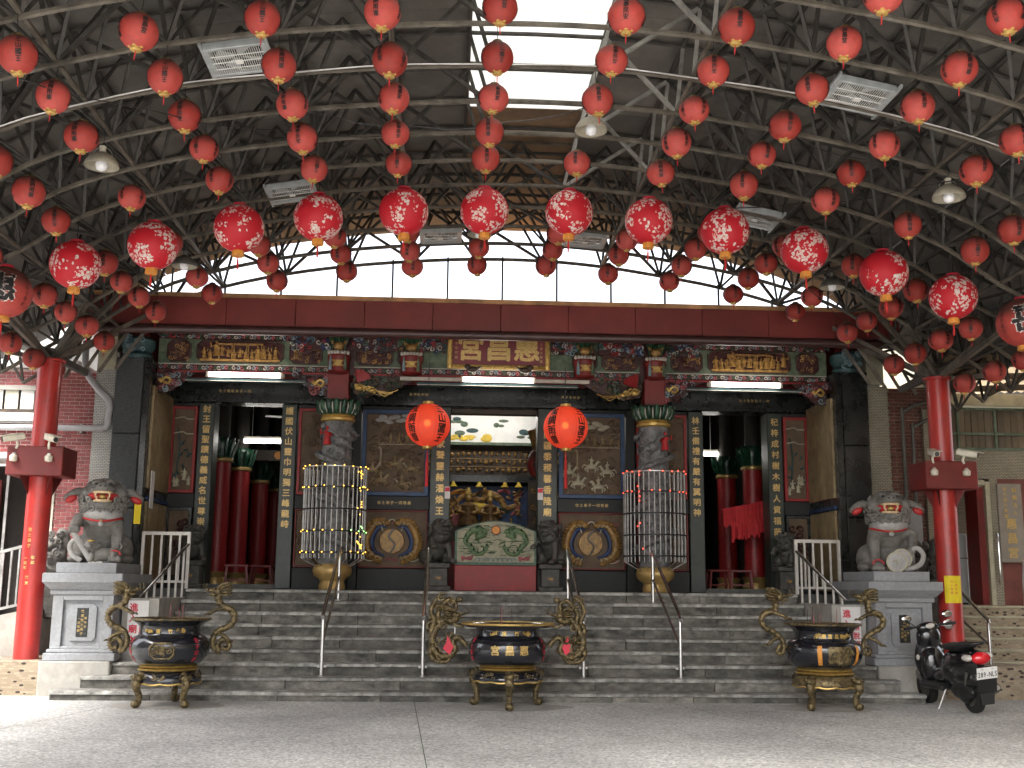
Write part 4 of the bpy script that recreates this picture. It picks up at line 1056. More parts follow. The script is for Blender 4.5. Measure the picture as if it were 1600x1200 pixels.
MB().box(-1.7, 1.9, -.6, .2, .0, 1.0).build('altar_table', 'darkred', al); MB().box(-1.5, 1.5, -.58, .05, 1.0, 1.335, .01).build('altar_tier', 'darkwood', al)
MB().box(.95, 1.9, -.1, .2, 1.0, 2.3).build('side_panel', 'darkwood', al)
mb = MB()
for k in range(30): scroll(mb, rg.uniform(1.0, 1.8), rg.uniform(1.05, 2.25), -.11, .07, rg)
mb.build('side_carving', 'goldcarve', al, 50, True)
for x, sc_, lab in ((-.34, 1.0, 'seated gilt deity statue with tall crown on the altar'), (.12, .92, 'seated gilt deity statue beside the tall-crowned one'), (-.78, .7, 'small dark deity statue at the left end of the altar')):
    st = thing('deity_statue', lab, 'statue', (x, 23.75, 2.72))
    q = sc_
    MB().lathe([(.24*q, 0), (.24*q, .1*q), (.16*q, .3*q), (.18*q, .42*q), (.07*q, .5*q)], 14).build('robe', 'skin', st, 50)
    hd = MB().ell((0, -.02, .57*q), (.065*q, .07*q, .085*q), 12, 9).ell((0, -.09*q, .56*q), (.014, .02, .02), 6, 5).build('head', 'goldpaint', st, 60)
    MB().lathe([(.08*q, .63*q), (.09*q, .66*q), (.05*q, .72*q), (.03*q, .8*q)], 10).build('crown', 'gold', st, 50)
    ar = MB()
    for s in (-1, 1): ar.tube([(s*.15*q, -.02, .4*q), (s*.2*q, -.1*q, .28*q), (s*.06*q, -.17*q, .24*q)], [.06*q, .055*q, .04*q], 8)
    ar.build('sleeves', 'goldcarve', st, 50)
# pink offering box
tag(MB().box(-.72, -.5, 23.64, 23.78, 2.72, 2.95, .01).build('offering_box', 'pink'), 'pink paper offering box standing on the altar', 'box')
# red fringe, stools, fan, small lantern
fr = thing('fringe_banner', 'red fringed cloth banner hung across the right doorway', 'banner', (4.55, 19.9, 0))
MB().tube([(-.42, 0, 2.86), (.42, 0, 3.04)], .012, 6).build('cord', 'redtext', fr)
fm_ = MB().box(-.018, .018, -.004, .004, -.33, 0).mesh('strip', M['fringe'])
for row, dz, k0, k1 in ((0, 0, 0, 22), (1, -.26, 4, 22)):
    for k in range(k0, k1):
        t = (k+.5)/22; o = link('fringe_strip', fm_, fr); o.location = (lerp(-.40, .40, t), -.02+.012*row, lerp(2.86, 3.04, t)+dz); o.rotation_euler = (RNG.uniform(-.06, .06), RNG.uniform(-.05, .05), RNG.uniform(-.5, .5)); o.scale = (1.15, 1, RNG.uniform(.85, 1.12))
def stool(x, y, rz, lab):
    s = thing('stool', lab, 'stool', (x, y, 1.385), rz, 'stools inside the side doors')
    MB().box(-.2, .2, -.13, .13, .38, .42, .008).build('seat', 'darkred', s)
    for i in (-1, 1):
        for j in (-1, 1): MB().bar((i*.16, j*.1, .385), (i*.2, j*.12, 0), .035).build('leg', 'darkred', s)
    MB().bar((-.18, 0, .15), (.18, 0, .15), .025).build('stretcher', 'darkred', s)
stool(4.05, 19.95, .1, 'dark red wooden stool inside the fringe doorway, near its inner jamb'); stool(4.50, 20.1, -.15, 'dark red wooden stool inside the fringe doorway, near its outer jamb')
stool(-4.42, 20.0, .2, 'dark wooden stool inside the left doorway, near the outer jamb'); stool(-4.05, 20.5, -.1, 'dark wooden stool set deeper inside the left doorway')
cf = thing('ceiling_fan', 'white-bladed ceiling fan hanging in the dark left doorway', 'fan', (-3.75, 21.5, 4.62))
MB().tube([(0, 0, .05), (0, 0, .85)], .015, 8).build('rod', 'steeldull', cf); MB().lathe([(.03, .1), (.09, .06), (.09, -.03), (.03, -.06)], 16).build('hub', 'white', cf, 40)
for k in range(3):
    a = radians(200+120*k); MB().box(.1, .55, -.05, .05, -.006, .006, .004).xf(Matrix.Rotation(a, 4, 'Z') @ Matrix.Rotation(.2, 4, 'X')).build('blade', 'white', cf)
ib = thing('inner_beam', 'painted inner hall beam with cream cloud panel and dark scrolls', 'beam', (-4.4, 23.5, 4.0))
MB().box(-1.1, 1.6, 0, .15, 0, .22).build('board', 'darkwood', ib)
MB().prism(octo(.35, .95, .03, .19, .05), -.015, .0).build('cream_panel', 'creamstone', ib)
MB().prism(octo(.0, .25, .03, .19, .05), -.015, .0).build('orange_panel', 'orange', ib)
ww = MB().box(-5.5, -2.0, 29.0, 29.1, 1.4, 4.6).build('hall_screen_wall', 'wood', T)

# ================================================================ stone lions
def rotz(a): return Matrix.Rotation(a, 4, 'Z')
def curl(mb, p, n, r, rng, t=.35):
    """a spiral curl of hair on a surface point p with normal n"""
    n = Vector(n).normalized(); a = n.cross(Vector((0, 0, 1))); a = a.normalized() if a.length > .1 else Vector((1, 0, 0)); b = n.cross(a)
    d = rng.choice((-1, 1)); ph = rng.uniform(0, 2*pi); P = []
    for i in range(11):
        u = i/10; q = r*(1-.8*u); ang = ph+d*u*2.6*pi
        P.append(Vector(p)+a*q*cos(ang)+b*q*sin(ang)+n*(u*r*.35))
    mb.tube(P, [r*t*(1-.45*i/10) for i in range(11)], 5)

def lion_core(left):
    b = MB(); E3 = lambda c, r, rot=None: b.ell(c, r, 20, 14, rot)
    E3((0, .16, .44), (.27, .27, .36)); E3((0, .02, .56), (.26, .22, .26))
    for s in (-1, 1):
        E3((s*.26, .24, .20), (.16, .28, .21)); E3((s*.33, .06, .07), (.11, .2, .075))
    E3((0, -.10, .70), (.27, .25, .20))                       # bib
    E3((0, -.08, .93), (.285, .26, .23))                      # skull and mane
    E3((0, -.04, 1.08), (.20, .2, .11))
    E3((0, -.30, 1.015), (.165, .16, .062)); E3((0, -.38, 1.035), (.12, .08, .05))   # upper jaw
    E3((0, -.40, 1.065), (.075, .055, .045))                  # nose
    E3((0, -.30, .815), (.16, .14, .042)); E3((0, -.35, .79), (.11, .08, .05))      # lower jaw
    for s in (-1, 1):
        E3((s*.095, -.29, 1.11), (.075, .06, .045)); E3((s*.05, -.425, 1.05), (.032, .03, .028))
        E3((s*.23, -.17, .95), (.075, .10, .10)); E3((s*.30, -.05, .98), (.08, .08, .06))
    # front legs
    sg = 1 if left else -1
    b.tube([(sg*.17, -.06, .60), (sg*.215, -.16, .40), (sg*.22, -.20, .22), (sg*.215, -.22, .08)], [.12, .085, .07, .085], 14)
    E3((sg*.215, -.30, .075), (.10, .14, .075))
    for k in (-1, 0, 1): E3((sg*.215+k*.06, -.41, .05), (.034, .05, .045))
    if left:
        b.tube([(-.19, -.05, .60), (-.31, -.16, .60), (-.34, -.28, .50)], [.12, .09, .07], 14); E3((-.34, -.31, .47), (.085, .085, .06))
        for k in (-1, 0, 1): E3((-.34+k*.052, -.37, .44), (.03, .035, .045))
    else:
        b.tube([(.19, -.05, .60), (.33, -.14, .52), (.30, -.28, .34), (.20, -.33, .22)], [.12, .085, .065, .07], 14); E3((.16, -.36, .19), (.08, .09, .06))
    # tail
    b.tube(spline([(0, .40, .25), (0, .5, .5), (0, .44, .75), (0, .36, .86)]), [.07]*6+[.06]*6+[.04]*7, 10)
    return b
LM = {}
def lion(left, loc, rz, label, scale=1.0):
    t = thing('stone_lion', label, 'statue', loc, rz, 'guardian lions on pedestals')
    t.scale = (scale,)*3
    body = link('body', LM.setdefault(left, voxel(lion_core(left), .014, M['liongrey'], 3, 'lion_body')), t)
    body.data.polygons.foreach_set('use_smooth', [True]*len(body.data.polygons))
    rg = random.Random(5 if left else 6)
    mb = MB()
    for row, (z, rr, n) in enumerate(((.80, .30, 15), (.745, .295, 13), (.88, .315, 9))):
        for k in range(n):
            a = radians(-105+210*(k+.5*(row % 2))/(n-1)) if row < 2 else radians((-110+25*k) if k < 4 else (35+25*(k-4)))
            curl(mb, (rr*sin(a), -.09-rr*.93*cos(a), z), (sin(a), -cos(a), -.15), .05, rg, .46)
    for k in range(46):
        a = rg.uniform(0, 2*pi); e = rg.uniform(.1, 1.2)
        if cos(a) > .25 and e < .9: continue
        curl(mb, (.29*sin(a)*cos(e), -.06-.26*cos(a)*cos(e), .95+.22*sin(e)), (sin(a)*cos(e), -cos(a)*cos(e), sin(e)), .042, rg, .42)
    mb.build('mane_curls', 'liongrey', t, 60, True)
    for k in range(30):
        s = rg.choice((-1, 1)); z = rg.uniform(.12, .52); curl(mb, (s*(.30+.06*sin(z*9)), rg.uniform(.0, .34), z), (s, -.3, .1), .036, rg, .4)
    for s in (-1, 1):
        for k in range(5): curl(mb, (s*.235, -.13-.015*k, .50-.085*k), (s, -.5, 0), .03, rg, .42)
        for k in range(4): mb.tube(spline([(s*(.10+.03*k), -.30+.02*k, 1.135-.008*k), (s*(.13+.035*k), -.25+.02*k, 1.17-.01*k), (s*(.16+.035*k), -.2, 1.165-.015*k)], 3), [.016]*6+[.005], 5)
    # mouth
    MB().ell((0, -.25, .915), (.215, .13, .078), 14, 10).build('mouth_lining', 'mouth', t, 60)
    MB().ell((0, -.36, .905), (.05, .05, .042), 14, 10).build('mouth_ball', 'gold', t, 60)
    th = MB().tube(arc(0, 0, .10, pi, 2*pi, 10), .014, 6).xf(Matrix.Translation((0, -.31, .965)) @ Matrix.Rotation(-pi/2, 4, 'X').inverted() @ Matrix.Rotation(0, 4, 'Z'))
    th = MB()
    P = [(.115*cos(a), -.335-.105*sin(a), .968) for a in [pi*k/10 for k in range(11)]]; th.tube(P, .018, 6)
    P = [(.11*cos(a), -.32-.105*sin(a), .85) for a in [pi*k/10 for k in range(11)]]; th.tube(P, .018, 6)
    for s in (-1, 1): th.tube([(s*.09, -.40, .955), (s*.092, -.41, .89)], [.018, .006], 6); th.tube([(s*.075, -.395, .865), (s*.075, -.40, .91)], [.016, .006], 6)
    th.build('teeth', 'teeth', t, 50, True)
    for s in (-1, 1):
        MB().ell((s*.095, -.338, 1.085), (.027, .02, .02), 10, 8).build('eye', 'black', t, 60)
        MB().tube(arc(s*.095, 1.082, .036, .25, pi-.25, 10, -.343), .013, 6).build('brow', 'liongrey', t, 50)
        e = voxel(MB().ell((s*.40, -.06, .965), (.13, .075, .06), 14, 10, Matrix.Rotation(s*.55, 3, 'Y')).ell((s*.47, -.06, .90), (.07, .06, .065), 12, 8), .014, M['liongrey'], 3, 'ear')
        link('ear', e, t)
        MB().ell((s*.43, -.105, .885), (.085, .035, .05), 12, 8, Matrix.Rotation(s*.5, 3, 'Y')).build('ear_lining', 'mouth', t, 60)
        MB().ell((s*.03, -.452, 1.052), (.014, .01, .012), 8, 6).build('nostril', 'black', t, 60)
    # smooth bib, collar and bell
    MB().ell((0, -.105, .685), (.278, .265, .185), 26, 16).build('smooth_bib', 'lionlight', t, 80)
    P = []
    for k in range(21):
        a = radians(-88+176*k/20); P.append((.268*sin(a), -.10-.255*cos(a)*.98, .575+.055*(abs(sin(a))**2)))
    MB().tube(P, .014, 6).build('red_collar', 'mouth', t, 60)
    MB().ell((0, -.35, .535), (.042, .04, .04), 12, 9).build('bell', 'lionlight', t, 60)
    MB().ell((0, -.355, .585), (.02, .02, .016), 10, 7).build('bell_loop', 'gold', t, 60)
    if left:
        rb = MB().tube(spline([(-.35, -.36, .42), (-.27, -.38, .30), (-.16, -.38, .14), (-.10, -.38, .04)]), .04, 8, flat=.6)
        rb.tube(spline([(-.22, -.37, .03), (-.34, -.37, .12), (-.37, -.37, .24), (-.31, -.37, .31), (-.23, -.37, .28)]), .035, 8, flat=.6)
        rb.build('stone_ribbon', 'lionlight', t, 60)
        cb = MB().ell((.06, -.36, .12), (.16, .09, .09), 16, 10).ell((-.10, -.40, .25), (.09, .085, .08), 14, 10).ell((-.12, -.47, .23), (.05, .04, .035), 10, 8).ell((.18, -.35, .12), (.09, .085, .1), 12, 9)
        for x, y in ((-.08, -.42), (-.02, -.38), (.2, -.41), (.24, -.33)): cb.tube([(x, y, .14), (x-.01, y-.02, .02)], [.035, .03], 8)
        cb.tube(spline([(.24, -.33, .16), (.3, -.33, .22), (.27, -.33, .28)], 4), .02, 7)
        co = link('lion_cub', voxel(cb, .012, M['liongrey'], 3, 'cub'), t)
        m = MB()
        for k in range(9): curl(m, (-.10+.085*cos(k*.7), -.43, .25+.075*sin(k*.7)), (0, -1, 0), .022, rg, .45)
        m.build('cub_mane', 'liongrey', co, 60, True); MB().ell((-.1, -.475, .30), (.05, .02, .016), 8, 6).build('cub_brow', 'gold', co, 60)
        MB().tube(arc(.215, .10, .075, .2, pi-.2, 10, -.415), .012, 6).build('red_paw_band', 'mouth', t, 50)
    else:
        rb = MB().tube(spline([(.16, -.34, .05), (.27, -.36, .06), (.38, -.36, .12), (.42, -.36, .24), (.36, -.36, .33), (.28, -.34, .32), (.24, -.34, .18), (.20, -.35, .08)]), .035, 8, flat=.6)
        rb.build('stone_ribbon', 'lionlight', t, 60)
        for (x, z, y, r) in ((.03, .14, -.46, .135), (.11, .19, -.41, .13)):
            c = MB().lathe([(.001, -.02), (r, -.02), (r, .02), (.001, .02)], 26, caps=False).xf(Matrix.Translation((x, y, z)) @ rotz(-.25) @ Matrix.Rotation(pi/2, 4, 'X')).build('stone_coin', 'lionlight', t, 30)
            MB().tube([(r*cos(2*pi*k/28), 0, r*sin(2*pi*k/28)) for k in range(28)], .012, 6, closed=True).xf(Matrix.Translation((x, y-.018, z)) @ rotz(-.25)).build('coin_rim', 'creamstone', c, 50)
        MB().tube([(-.03, -.5, .15), (.02, -.505, .17), (.05, -.50, .13), (.02, -.505, .10)], .01, 5).build('coin_mark', 'creamstone', t)
        MB().tube(arc(-.215, .09, .08, .2, pi-.2, 10, -.415), .012, 6).build('red_paw_band', 'mouth', t, 50)
    return t

def pedestal(s, lab):
    p = thing('lion_pedestal', lab, 'pedestal', (s*5.62, 15.62, .45), 0, 'granite lion pedestals')
    w = .40; D = 1.25
    MB().box(-.47, .47, -.06, D+.06, 0, .10, .01).build('foot', 'pedestal', p)
    MB().box(-.44, .44, -.03, D+.03, .10, .15, .012).build('foot_moulding', 'pedestal', p)
    MB().box(-w, w, .03, D, .15, .86, .008).build('die', 'pedestal', p)
    fr = MB().box(-w, -.26, -.02, .035, .152, .86, .006).box(.26, w, -.02, .035, .152, .86, .006).box(-.26, .26, -.02, .035, .79, .86, .006).box(-.26, .26, -.02, .035, .152, .19, .006)
    fr.build('raised_border', 'pedestal', p)
    tb = MB().prism(octo(-.18, .18, .26, .74, .04), .0, .035).build('raised_tablet', 'pedestal', p)
    pq_ = MB().box(-.075, .075, -.008, .002, .31, .69, .003).build('black_plaque', 'black', p)
    m = MB(); chars(m, '竹東信士弟子', .045, flat(0, -.012, .5), 0, 1.3); chars(m, '一同敬獻', .04, flat(-.04, -.012, .47), 0, 1.25); chars(m, '庚申年', .04, flat(.042, -.012, .5), 0, 1.4); m.build('plaque_text', 'goldtext', pq_)
    MB().box(-.44, .44, -.04, D+.04, .86, .93, .015).build('neck_moulding', 'pedestal', p)
    MB().add([(-.44,-.04,.93),(.44,-.04,.93),(.44,D+.04,.93),(-.44,D+.04,.93),(-.52,-.12,1.02),(.52,-.12,1.02),(.52,D+.12,1.02),(-.52,D+.12,1.02)],[(0,1,5,4),(1,2,6,5),(2,3,7,6),(3,0,4,7)]).build('cove', 'pedestal', p)
    MB().box(-.53, .53, -.13, D+.13, 1.02, 1.15, .01).build('ledge', 'pedestal', p)
    MB().box(-.40, .40, -.0, D, 1.15, 1.29, .008).build('top_block', 'pedestal', p)
pedestal(-1, 'pale grey granite pedestal under the lion with the cub'); pedestal(1, 'grey granite pedestal under the lion with the coins')
lion(True, (-5.60, 16.13, 1.735), .22, 'grey carved stone lion with a cub under its paw and gold ball in mouth', 1.0)
lion(False, (5.64, 16.13, 1.735), -.20, 'dark grey carved stone lion with coins under its paw', .99)

# paper notices on the cheek walls
for s in (-1, 1):
    n = thing('paper_notice', ('white paper notice with red characters beside the cub lion pedestal' if s < 0 else 'white paper notice with red characters beside the coin lion pedestal'), 'notice', (s*4.97, 15.92, .62), 0, 'white paper notices by the steps')
    MB().box(-.14, .14, -.006, 0, 0, .62).build('sheet', 'whitepaper', n)
    m = MB(); chars(m, '進入廟內', .12, flat(-.06, -.01, .31), 1, 1.2); chars(m, '請脫帽', .10, flat(.07, -.01, .22), 1, 1.2); m.build('characters', 'redtext', n)

# small guardian lions on carved blocks beside the doors
lb = LM[True]
for x, y, q, rz, lab in ((-.90, 18.62, .62, .5, 'small dark stone guardian lion left of the painted dragon screen'), (.93, 18.62, .62, -.5, 'small dark stone guardian lion right of the painted dragon screen'), (-4.86, 18.55, .5, .5, 'small dark stone guardian beast beside the left doorway'), (4.86, 18.55, .5, -.5, 'small dark stone guardian beast beside the fringe doorway')):
    t = thing('door_guardian', lab, 'statue', (x, y, 1.40), 0, 'small guardian beasts at the doors')
    MB().box(-.2, .2, -.2, .2, 0, .07, .01).build('base_slab', 'stonedark', t); bl = MB().box(-.15, .15, -.15, .15, .07, .36, .012).build('carved_block', 'stonedark', t); MB().box(-.19, .19, -.19, .19, .36, .44, .012).build('cap_slab', 'stonedark', t)
    MB().box(-.04, .04, -.165, -.15, .18, .22).xf(Matrix.Identity(4)).build('gilt_rosette', 'goldcarve', bl)
    b = link('lion_body', lb, t); b.location = (0, 0, .43); b.scale = (q, q, q); b.rotation_euler = (0, 0, rz); b.material_slots[0].link = 'OBJECT'; b.material_slots[0].material = M['stonedark']
    m = MB(); rg = random.Random(3)
    for k in range(26):
        a = rg.uniform(-1.9, 1.9); curl(m, (.29*q*sin(a), -.29*q*cos(a)-.04, .43+q*rg.uniform(.6, 1.05)), (sin(a), -cos(a), 0), .045*q*1.4, rg, .42)
    m.build('mane_curls', 'stonedark', t, 60, True)

# ================================================================ incense burners
def sdragon(mb, fins, pts, r0, r1, k=7, y=0):
    P = spline([(x, y+(q[2] if len(q) > 2 else 0), z) for q in pts for x, z in [(q[0], q[1])]], k); n = len(P)
    mb.tube(P, [lerp(r0, r1, i/(n-1))*1.15*(1+.12*sin(i*1.3)) for i in range(n)], 8)
    for i in range(1, n-2, 2):
        d = (P[i+1]-P[i-1]); nn = Vector((-d.z, 0, d.x)).normalized(); rr = lerp(r0, r1, i/(n-1))
        fins.tube([P[i]+nn*rr*.7, P[i]+nn*(rr+.02)], [rr*.4, .003], 4); 
    return P
def dragon_head(mb, x, y, z, s, q=1.0, rise=0):
    """horned head looking towards +s x"""
    mb.ell((x, y, z), (.055*q, .045*q, .045*q), 10, 8); mb.ell((x+s*.055*q, y, z+.012*q), (.05*q, .034*q, .022*q), 10, 7); mb.ell((x+s*.045*q, y, z-.028*q), (.045*q, .03*q, .015*q), 9, 6)
    mb.ell((x+s*.098*q, y, z+.022*q), (.018*q, .025*q, .016*q), 8, 6)
    for j in (-1, 1):
        mb.tube(spline([(x, y+j*.03*q, z+.03*q), (x-s*.05*q, y+j*.045*q, z+.075*q), (x-s*.12*q, y+j*.05*q, z+.085*q)], 4), [.013*q]*8+[.004], 6)
        mb.tube(spline([(x+s*.09*q, y+j*.02*q, z+.01), (x+s*.14*q, y+j*.05*q, z+.03), (x+s*.13*q, y+j*.07*q, z+.08*q)], 3), .005*q, 5)
        mb.ell((x+s*.03*q, y+j*.036*q, z+.03*q), (.013*q,)*3, 7, 5)
        for k in range(4): mb.tube(spline([(x-s*.03*q, y+j*.03*q, z-.02*q+.02*k*q), (x-s*.09*q, y+j*.06*q, z-.03*q+.03*k*q), (x-s*.14*q, y+j*.05*q, z-.01*q+.03*k*q)], 3), [.012*q]*6+[.003], 5)
    mb.tube([(x+s*.03*q, y, z-.04*q), (x+s*.02*q, y, z-.09*q)], [.014*q, .003], 5)
def claw(mb, p, d, q=1.0):
    for k in (-1, 0, 1): mb.tube([p, (p[0]+d*.03*q, p[1]+k*.02*q, p[2]+.012*q), (p[0]+d*.05*q, p[1]+k*.03*q, p[2]-.012*q)], [.011*q, .009*q, .003], 5)

def burner(loc, rz, kind, label):
    t = thing('incense_burner', label, 'burner', loc, rz, 'three-legged incense burners on the forecourt')
    DZ = .13 if kind == 'mid' else .085; HX = 1.1 if kind == 'mid' else .97; HR = 1.3 if kind == 'mid' else 1.12
    prof = [(.30, .40), (.38, .43), (.46, .52), (.485, .62), (.475, .69), (.43, .745), (.375, .775), (.372, .86), (.40, .90), (.44, .93)]
    if kind == 'mid': prof = [(.32, .38), (.41, .40), (.475, .46), (.49, .54), (.485, .62), (.44, .69), (.405, .72), (.40, .80), (.42, .83)]
    if kind == 'mid': prof = [(r, z*1.06-.02) for r, z in prof]
    prof = [(r, z+DZ) for r, z in prof]
    def rf(z):
        for (r0, z0), (r1, z1) in zip(prof[:-1], prof[1:]):
            if z0 <= z <= z1: return lerp(r0, r1, (z-z0)/(z1-z0))
        return prof[0][0] if z < prof[0][1] else prof[-1][0]
    top = prof[-1][1]; sm = [prof[0]]
    bowl = MB().lathe([(p[0], p[1]) for p in [(Vector((a, b))) for a, b in [(q.x, q.z) for q in spline([(r, 0, z) for r, z in prof], 3)]]] if False else [(q.x, q.z) for q in spline([(r, 0, z) for r, z in prof], 3)], 48).build('bowl', 'lacquer', t, 50)
    rr = prof[-1][0]+(.03 if kind != 'mid' else .16)
    MB().tube([(rr*cos(2*pi*i/60), rr*sin(2*pi*i/60), top+.03) for i in range(60)], .015, 8, closed=True).build('gilt_rim', 'gold' if kind == 'mid' else 'goldold', t, 50)
    MB().lathe([(rr-.06, top-.012), (rr-.01, top+.012), (rr, top+.03), (rr-.03, top+.03), (rr-.08, top+.0)], 48, caps=False).build('rim_band', 'lacquer', t, 50)
    if kind == 'mid': MB().lathe([(prof[-1][0], top), (prof[-1][0]+.12, top-.002), (rr-.04, top-.01), (rr-.03, top+.01), (prof[-1][0]-.05, top+.02)], 48, caps=False).build('flared_lip', 'lacquer', t, 50)
    MB().lathe([(.001, top+.012), (rr-.04, top+.005)], 40, caps=False).build('ash_bed', 'ash', t)
    z = prof[0][1]
    for dz, r in ((-.005, .34), (-.045, .355)):
        MB().lathe([(r-.03, z+dz-.018), (r, z+dz-.012), (r+.012, z+dz), (r, z+dz+.012), (r-.03, z+dz+.018)], 44).build('gilt_band', 'gold', t, 50)
    sk = [(.31, z-.06), (.35, z-.075), (.385, z-.12), (.405, z-.17), (.40, z-.19)]
    if kind == 'mid': sk = [(.33, z-.06), (.38, z-.075), (.42, z-.11), (.445, z-.15), (.44, z-.17)]
    MB().lathe(sk, 44, caps=False).build('skirt', 'goldold' if kind == 'right' else 'lacquer', t, 50)
    m = MB(); rs, zs = sk[-1]
    m.tube([(rs*cos(2*pi*i/96), rs*sin(2*pi*i/96), zs-.008-.014*abs(sin(i*pi/8))) for i in range(96)], .011, 5, closed=True); m.build('scalloped_edge', 'gold', t, 50)
    sw = MB(); rg = random.Random(hash(kind) % 7 if False else len(kind))
    def onbowl(mm, az, zz, fn):
        q = MB(); fn(q); r_ = rf(zz)
        mm.add([(lambda a, e: ((r_+e)*sin(a), -(r_+e)*cos(a), zz+p[2]))(az+p[0]/r_, -p[1]) for p in q.v], q.f)
    for az in [radians(a) for a in range(-160, 181, 40)]:
        def fn(q):
            for i in range(7): scroll(q, rg.uniform(-.09, .09), rg.uniform(-.03, .03), -.004, .026, rg, 5, .6)
        sw2 = MB(); fn(sw2); sw.add([((sk[2][0]+.012-p[1]*.5)*sin(az+p[0]/.4), -(sk[2][0]+.012-p[1]*.5)*cos(az+p[0]/.4), sk[2][1]-.005+p[2]) for p in sw2.v], sw2.f)
    sw.build('gilt_scrolls', 'goldold', t, 50, True)
    # legs with paw feet
    a0 = dict(left=(-132, -48, 90), mid=(-90, 30, 150), right=(-132, -40, 95))[kind]
    zt = sk[-1][1]
    for a in a0:
        e = Vector((cos(radians(a)), sin(radians(a)), 0)); R = sk[-1][0]
        pt = lambda r, zz: tuple(e*r+Vector((0, 0, zz)))
        lg = MB().tube(spline([pt(R-.03, zt+.10), pt(R+.035, zt+.03), pt(R+.04, zt-.05), pt(R-.0, zt-.13), pt(R-.01, .07), pt(R+.03, .045)], 4), [.05]*5+[.055]*4+[.042]*5+[.036]*4+[.045]*3, 10, flat=.85)
        lg.ell(pt(R+.035, .05), (.055, .055, .05), 12, 8)
        lo = lg.build('leg', 'goldold', t, 60)
        mk = MB().ell(pt(R+.03, zt+.055), (.07, .07, .05), 10, 8)
        for s in (-1, 1):
            n = Vector((-e.y, e.x, 0))*s*.035; mk.ell(tuple(e*(R+.085)+n+Vector((0, 0, zt+.075))), .018, 8, 6)
        mk.build('beast_mask', 'goldold', lo, 60)
    # lettering and medallions
    if kind == 'mid':
        m = MB()
        for ch, az in (('宮', -.37), ('昌', 0), ('惠', .37)): m = MB(); chars(m, ch, .125, wrapsurf(lambda q: rf(q)+.006, az, .58+DZ), .03); m.build('gold_character', 'goldtext', t)
    m = MB()
    zt2 = (.78 if kind == 'mid' else .82)+DZ
    for ch, az in ((('東', -.16), ('竹', .22)) if kind != 'right' else (('東', -.30), ('宮', -.1), ('昌', .12), ('惠', .3))): chars(m, ch, .06, wrapsurf(lambda q: rf(q)+.006, az, zt2), 1)
    for az in (-.52, .55):
        for i in range(8): onbowl(m, az, zt2, lambda q: scroll(q, rg.uniform(-.05, .05), rg.uniform(-.02, .02), -.002, .02, rg, 5, .4))
    m.build('neck_ornament', 'gold', t, None, True)
    m = MB()
    for az, st in ((-1.05, '信士敬獻'), (1.0, '弟子叩謝')): chars(m, st, .065, wrapsurf(lambda q: rf(q)+.006, az*(1.12 if kind == 'mid' else .95), .585+DZ if kind == 'mid' else .60+DZ), .014, 1.15)
    if kind != 'right': m.build('red_characters', 'redtext', t)
    if kind == 'left':
        md = MB(); Q = [(x, z_) for x, z_ in octo(-.145, .145, .505+DZ, .685+DZ, .05)]
        md.tube([wrapsurf(lambda q: rf(q)+.012, 0.04, .6+DZ)(x, z_-.6-DZ) for x, z_ in Q], .014, 6, closed=True)
        for i in range(20):
            onbowl(md, .04+rg.uniform(-.24, .24), .6+DZ+rg.uniform(-.06, .06), lambda q: scroll(q, 0, 0, -.006, .035, rg, 5, .8))
        md.build('gilt_medallion', 'goldold', t, 50, True)
    if kind == 'right':
        md = MB(); ws = wrapsurf(lambda q: rf(q)+.008, .12, .59+DZ)
        gx = [i/8 for i in range(9)]
        V = [ws(lerp(-.16, .16, i), lerp(-.11, .11, j)) for j in gx for i in gx]; md.add(V, [(j*9+i, j*9+i+1, j*9+i+10, j*9+i+9) for j in range(8) for i in range(8)])
        for i in range(34): onbowl(md, .12+rg.uniform(-.3, .3), .59+DZ+rg.uniform(-.09, .09), lambda q: scroll(q, 0, 0, -.008, .04, rg, 5, .8))
        md.build('gilt_medallion', 'goldold', t, 50, True)
        for az in (-.42, .66):
            ws = wrapsurf(lambda q: rf(q)+.008, az, .59+DZ); V = [ws(x, zz) for zz in [lerp(-.12, .12, j/8) for j in range(9)] for x in (-.028, .028)]
            MB().add(V, [(2*j, 2*j+1, 2*j+3, 2*j+2) for j in range(8)]).build('orange_panel', 'orange', t)
    # dragon handles
    for s in (-1, 1):
        b, f = MB(), MB()
        if kind == 'mid':
            sdragon(b, f, [(s*.47, .60), (s*.56, .70), (s*.63, .66), (s*.60, .55), (s*.70, .47), (s*.80, .50), (s*.86, .60), (s*.85, .74), (s*.78, .86), (s*.72, .93), (s*.64, .90), (s*.58, .95)], .028, .04)
            sdragon(b, f, [(s*.78, .86), (s*.80, .98), (s*.76, 1.08), (s*.67, 1.16), (s*.60, 1.10), (s*.62, 1.00)], .028, .02)
            sdragon(b, f, [(s*.86, .60), (s*.88, .50), (s*.82, .42), (s*.70, .41), (s*.64, .48)], .03, .015)
            sdragon(b, f, [(s*.84, .70), (s*.88, .80), (s*.84, .90), (s*.88, 1.02), (s*.84, 1.14), (s*.76, 1.20)], .03, .016)
            dragon_head(b, s*.60, 0, .97, -s, 1.05)
            b.tube(spline([(s*.66, 0, .9), (s*.58, 0, .84), (s*.50, 0, .84)], 4), .02, 6); b.ell((s*.56, -.02, 1.16), (.04, .025, .035), 10, 7)
            for i in range(26): scroll(b, s*rg.uniform(.62, .9), rg.uniform(.44, 1.2), rg.uniform(-.04, .03), rg.uniform(.04, .065), rg)
            MB().prism([(s*.66, .50), (s*.74, .58), (s*.70, .66), (s*.69, .74), (s*.62, .60)][::(1 if s < 0 else -1)], -.035, .01).xf(Matrix.Translation((0, 0, DZ)) @ Matrix.Diagonal((HX, 1.3, 1, 1))).build('red_fin', 'redtext', t)
        else:
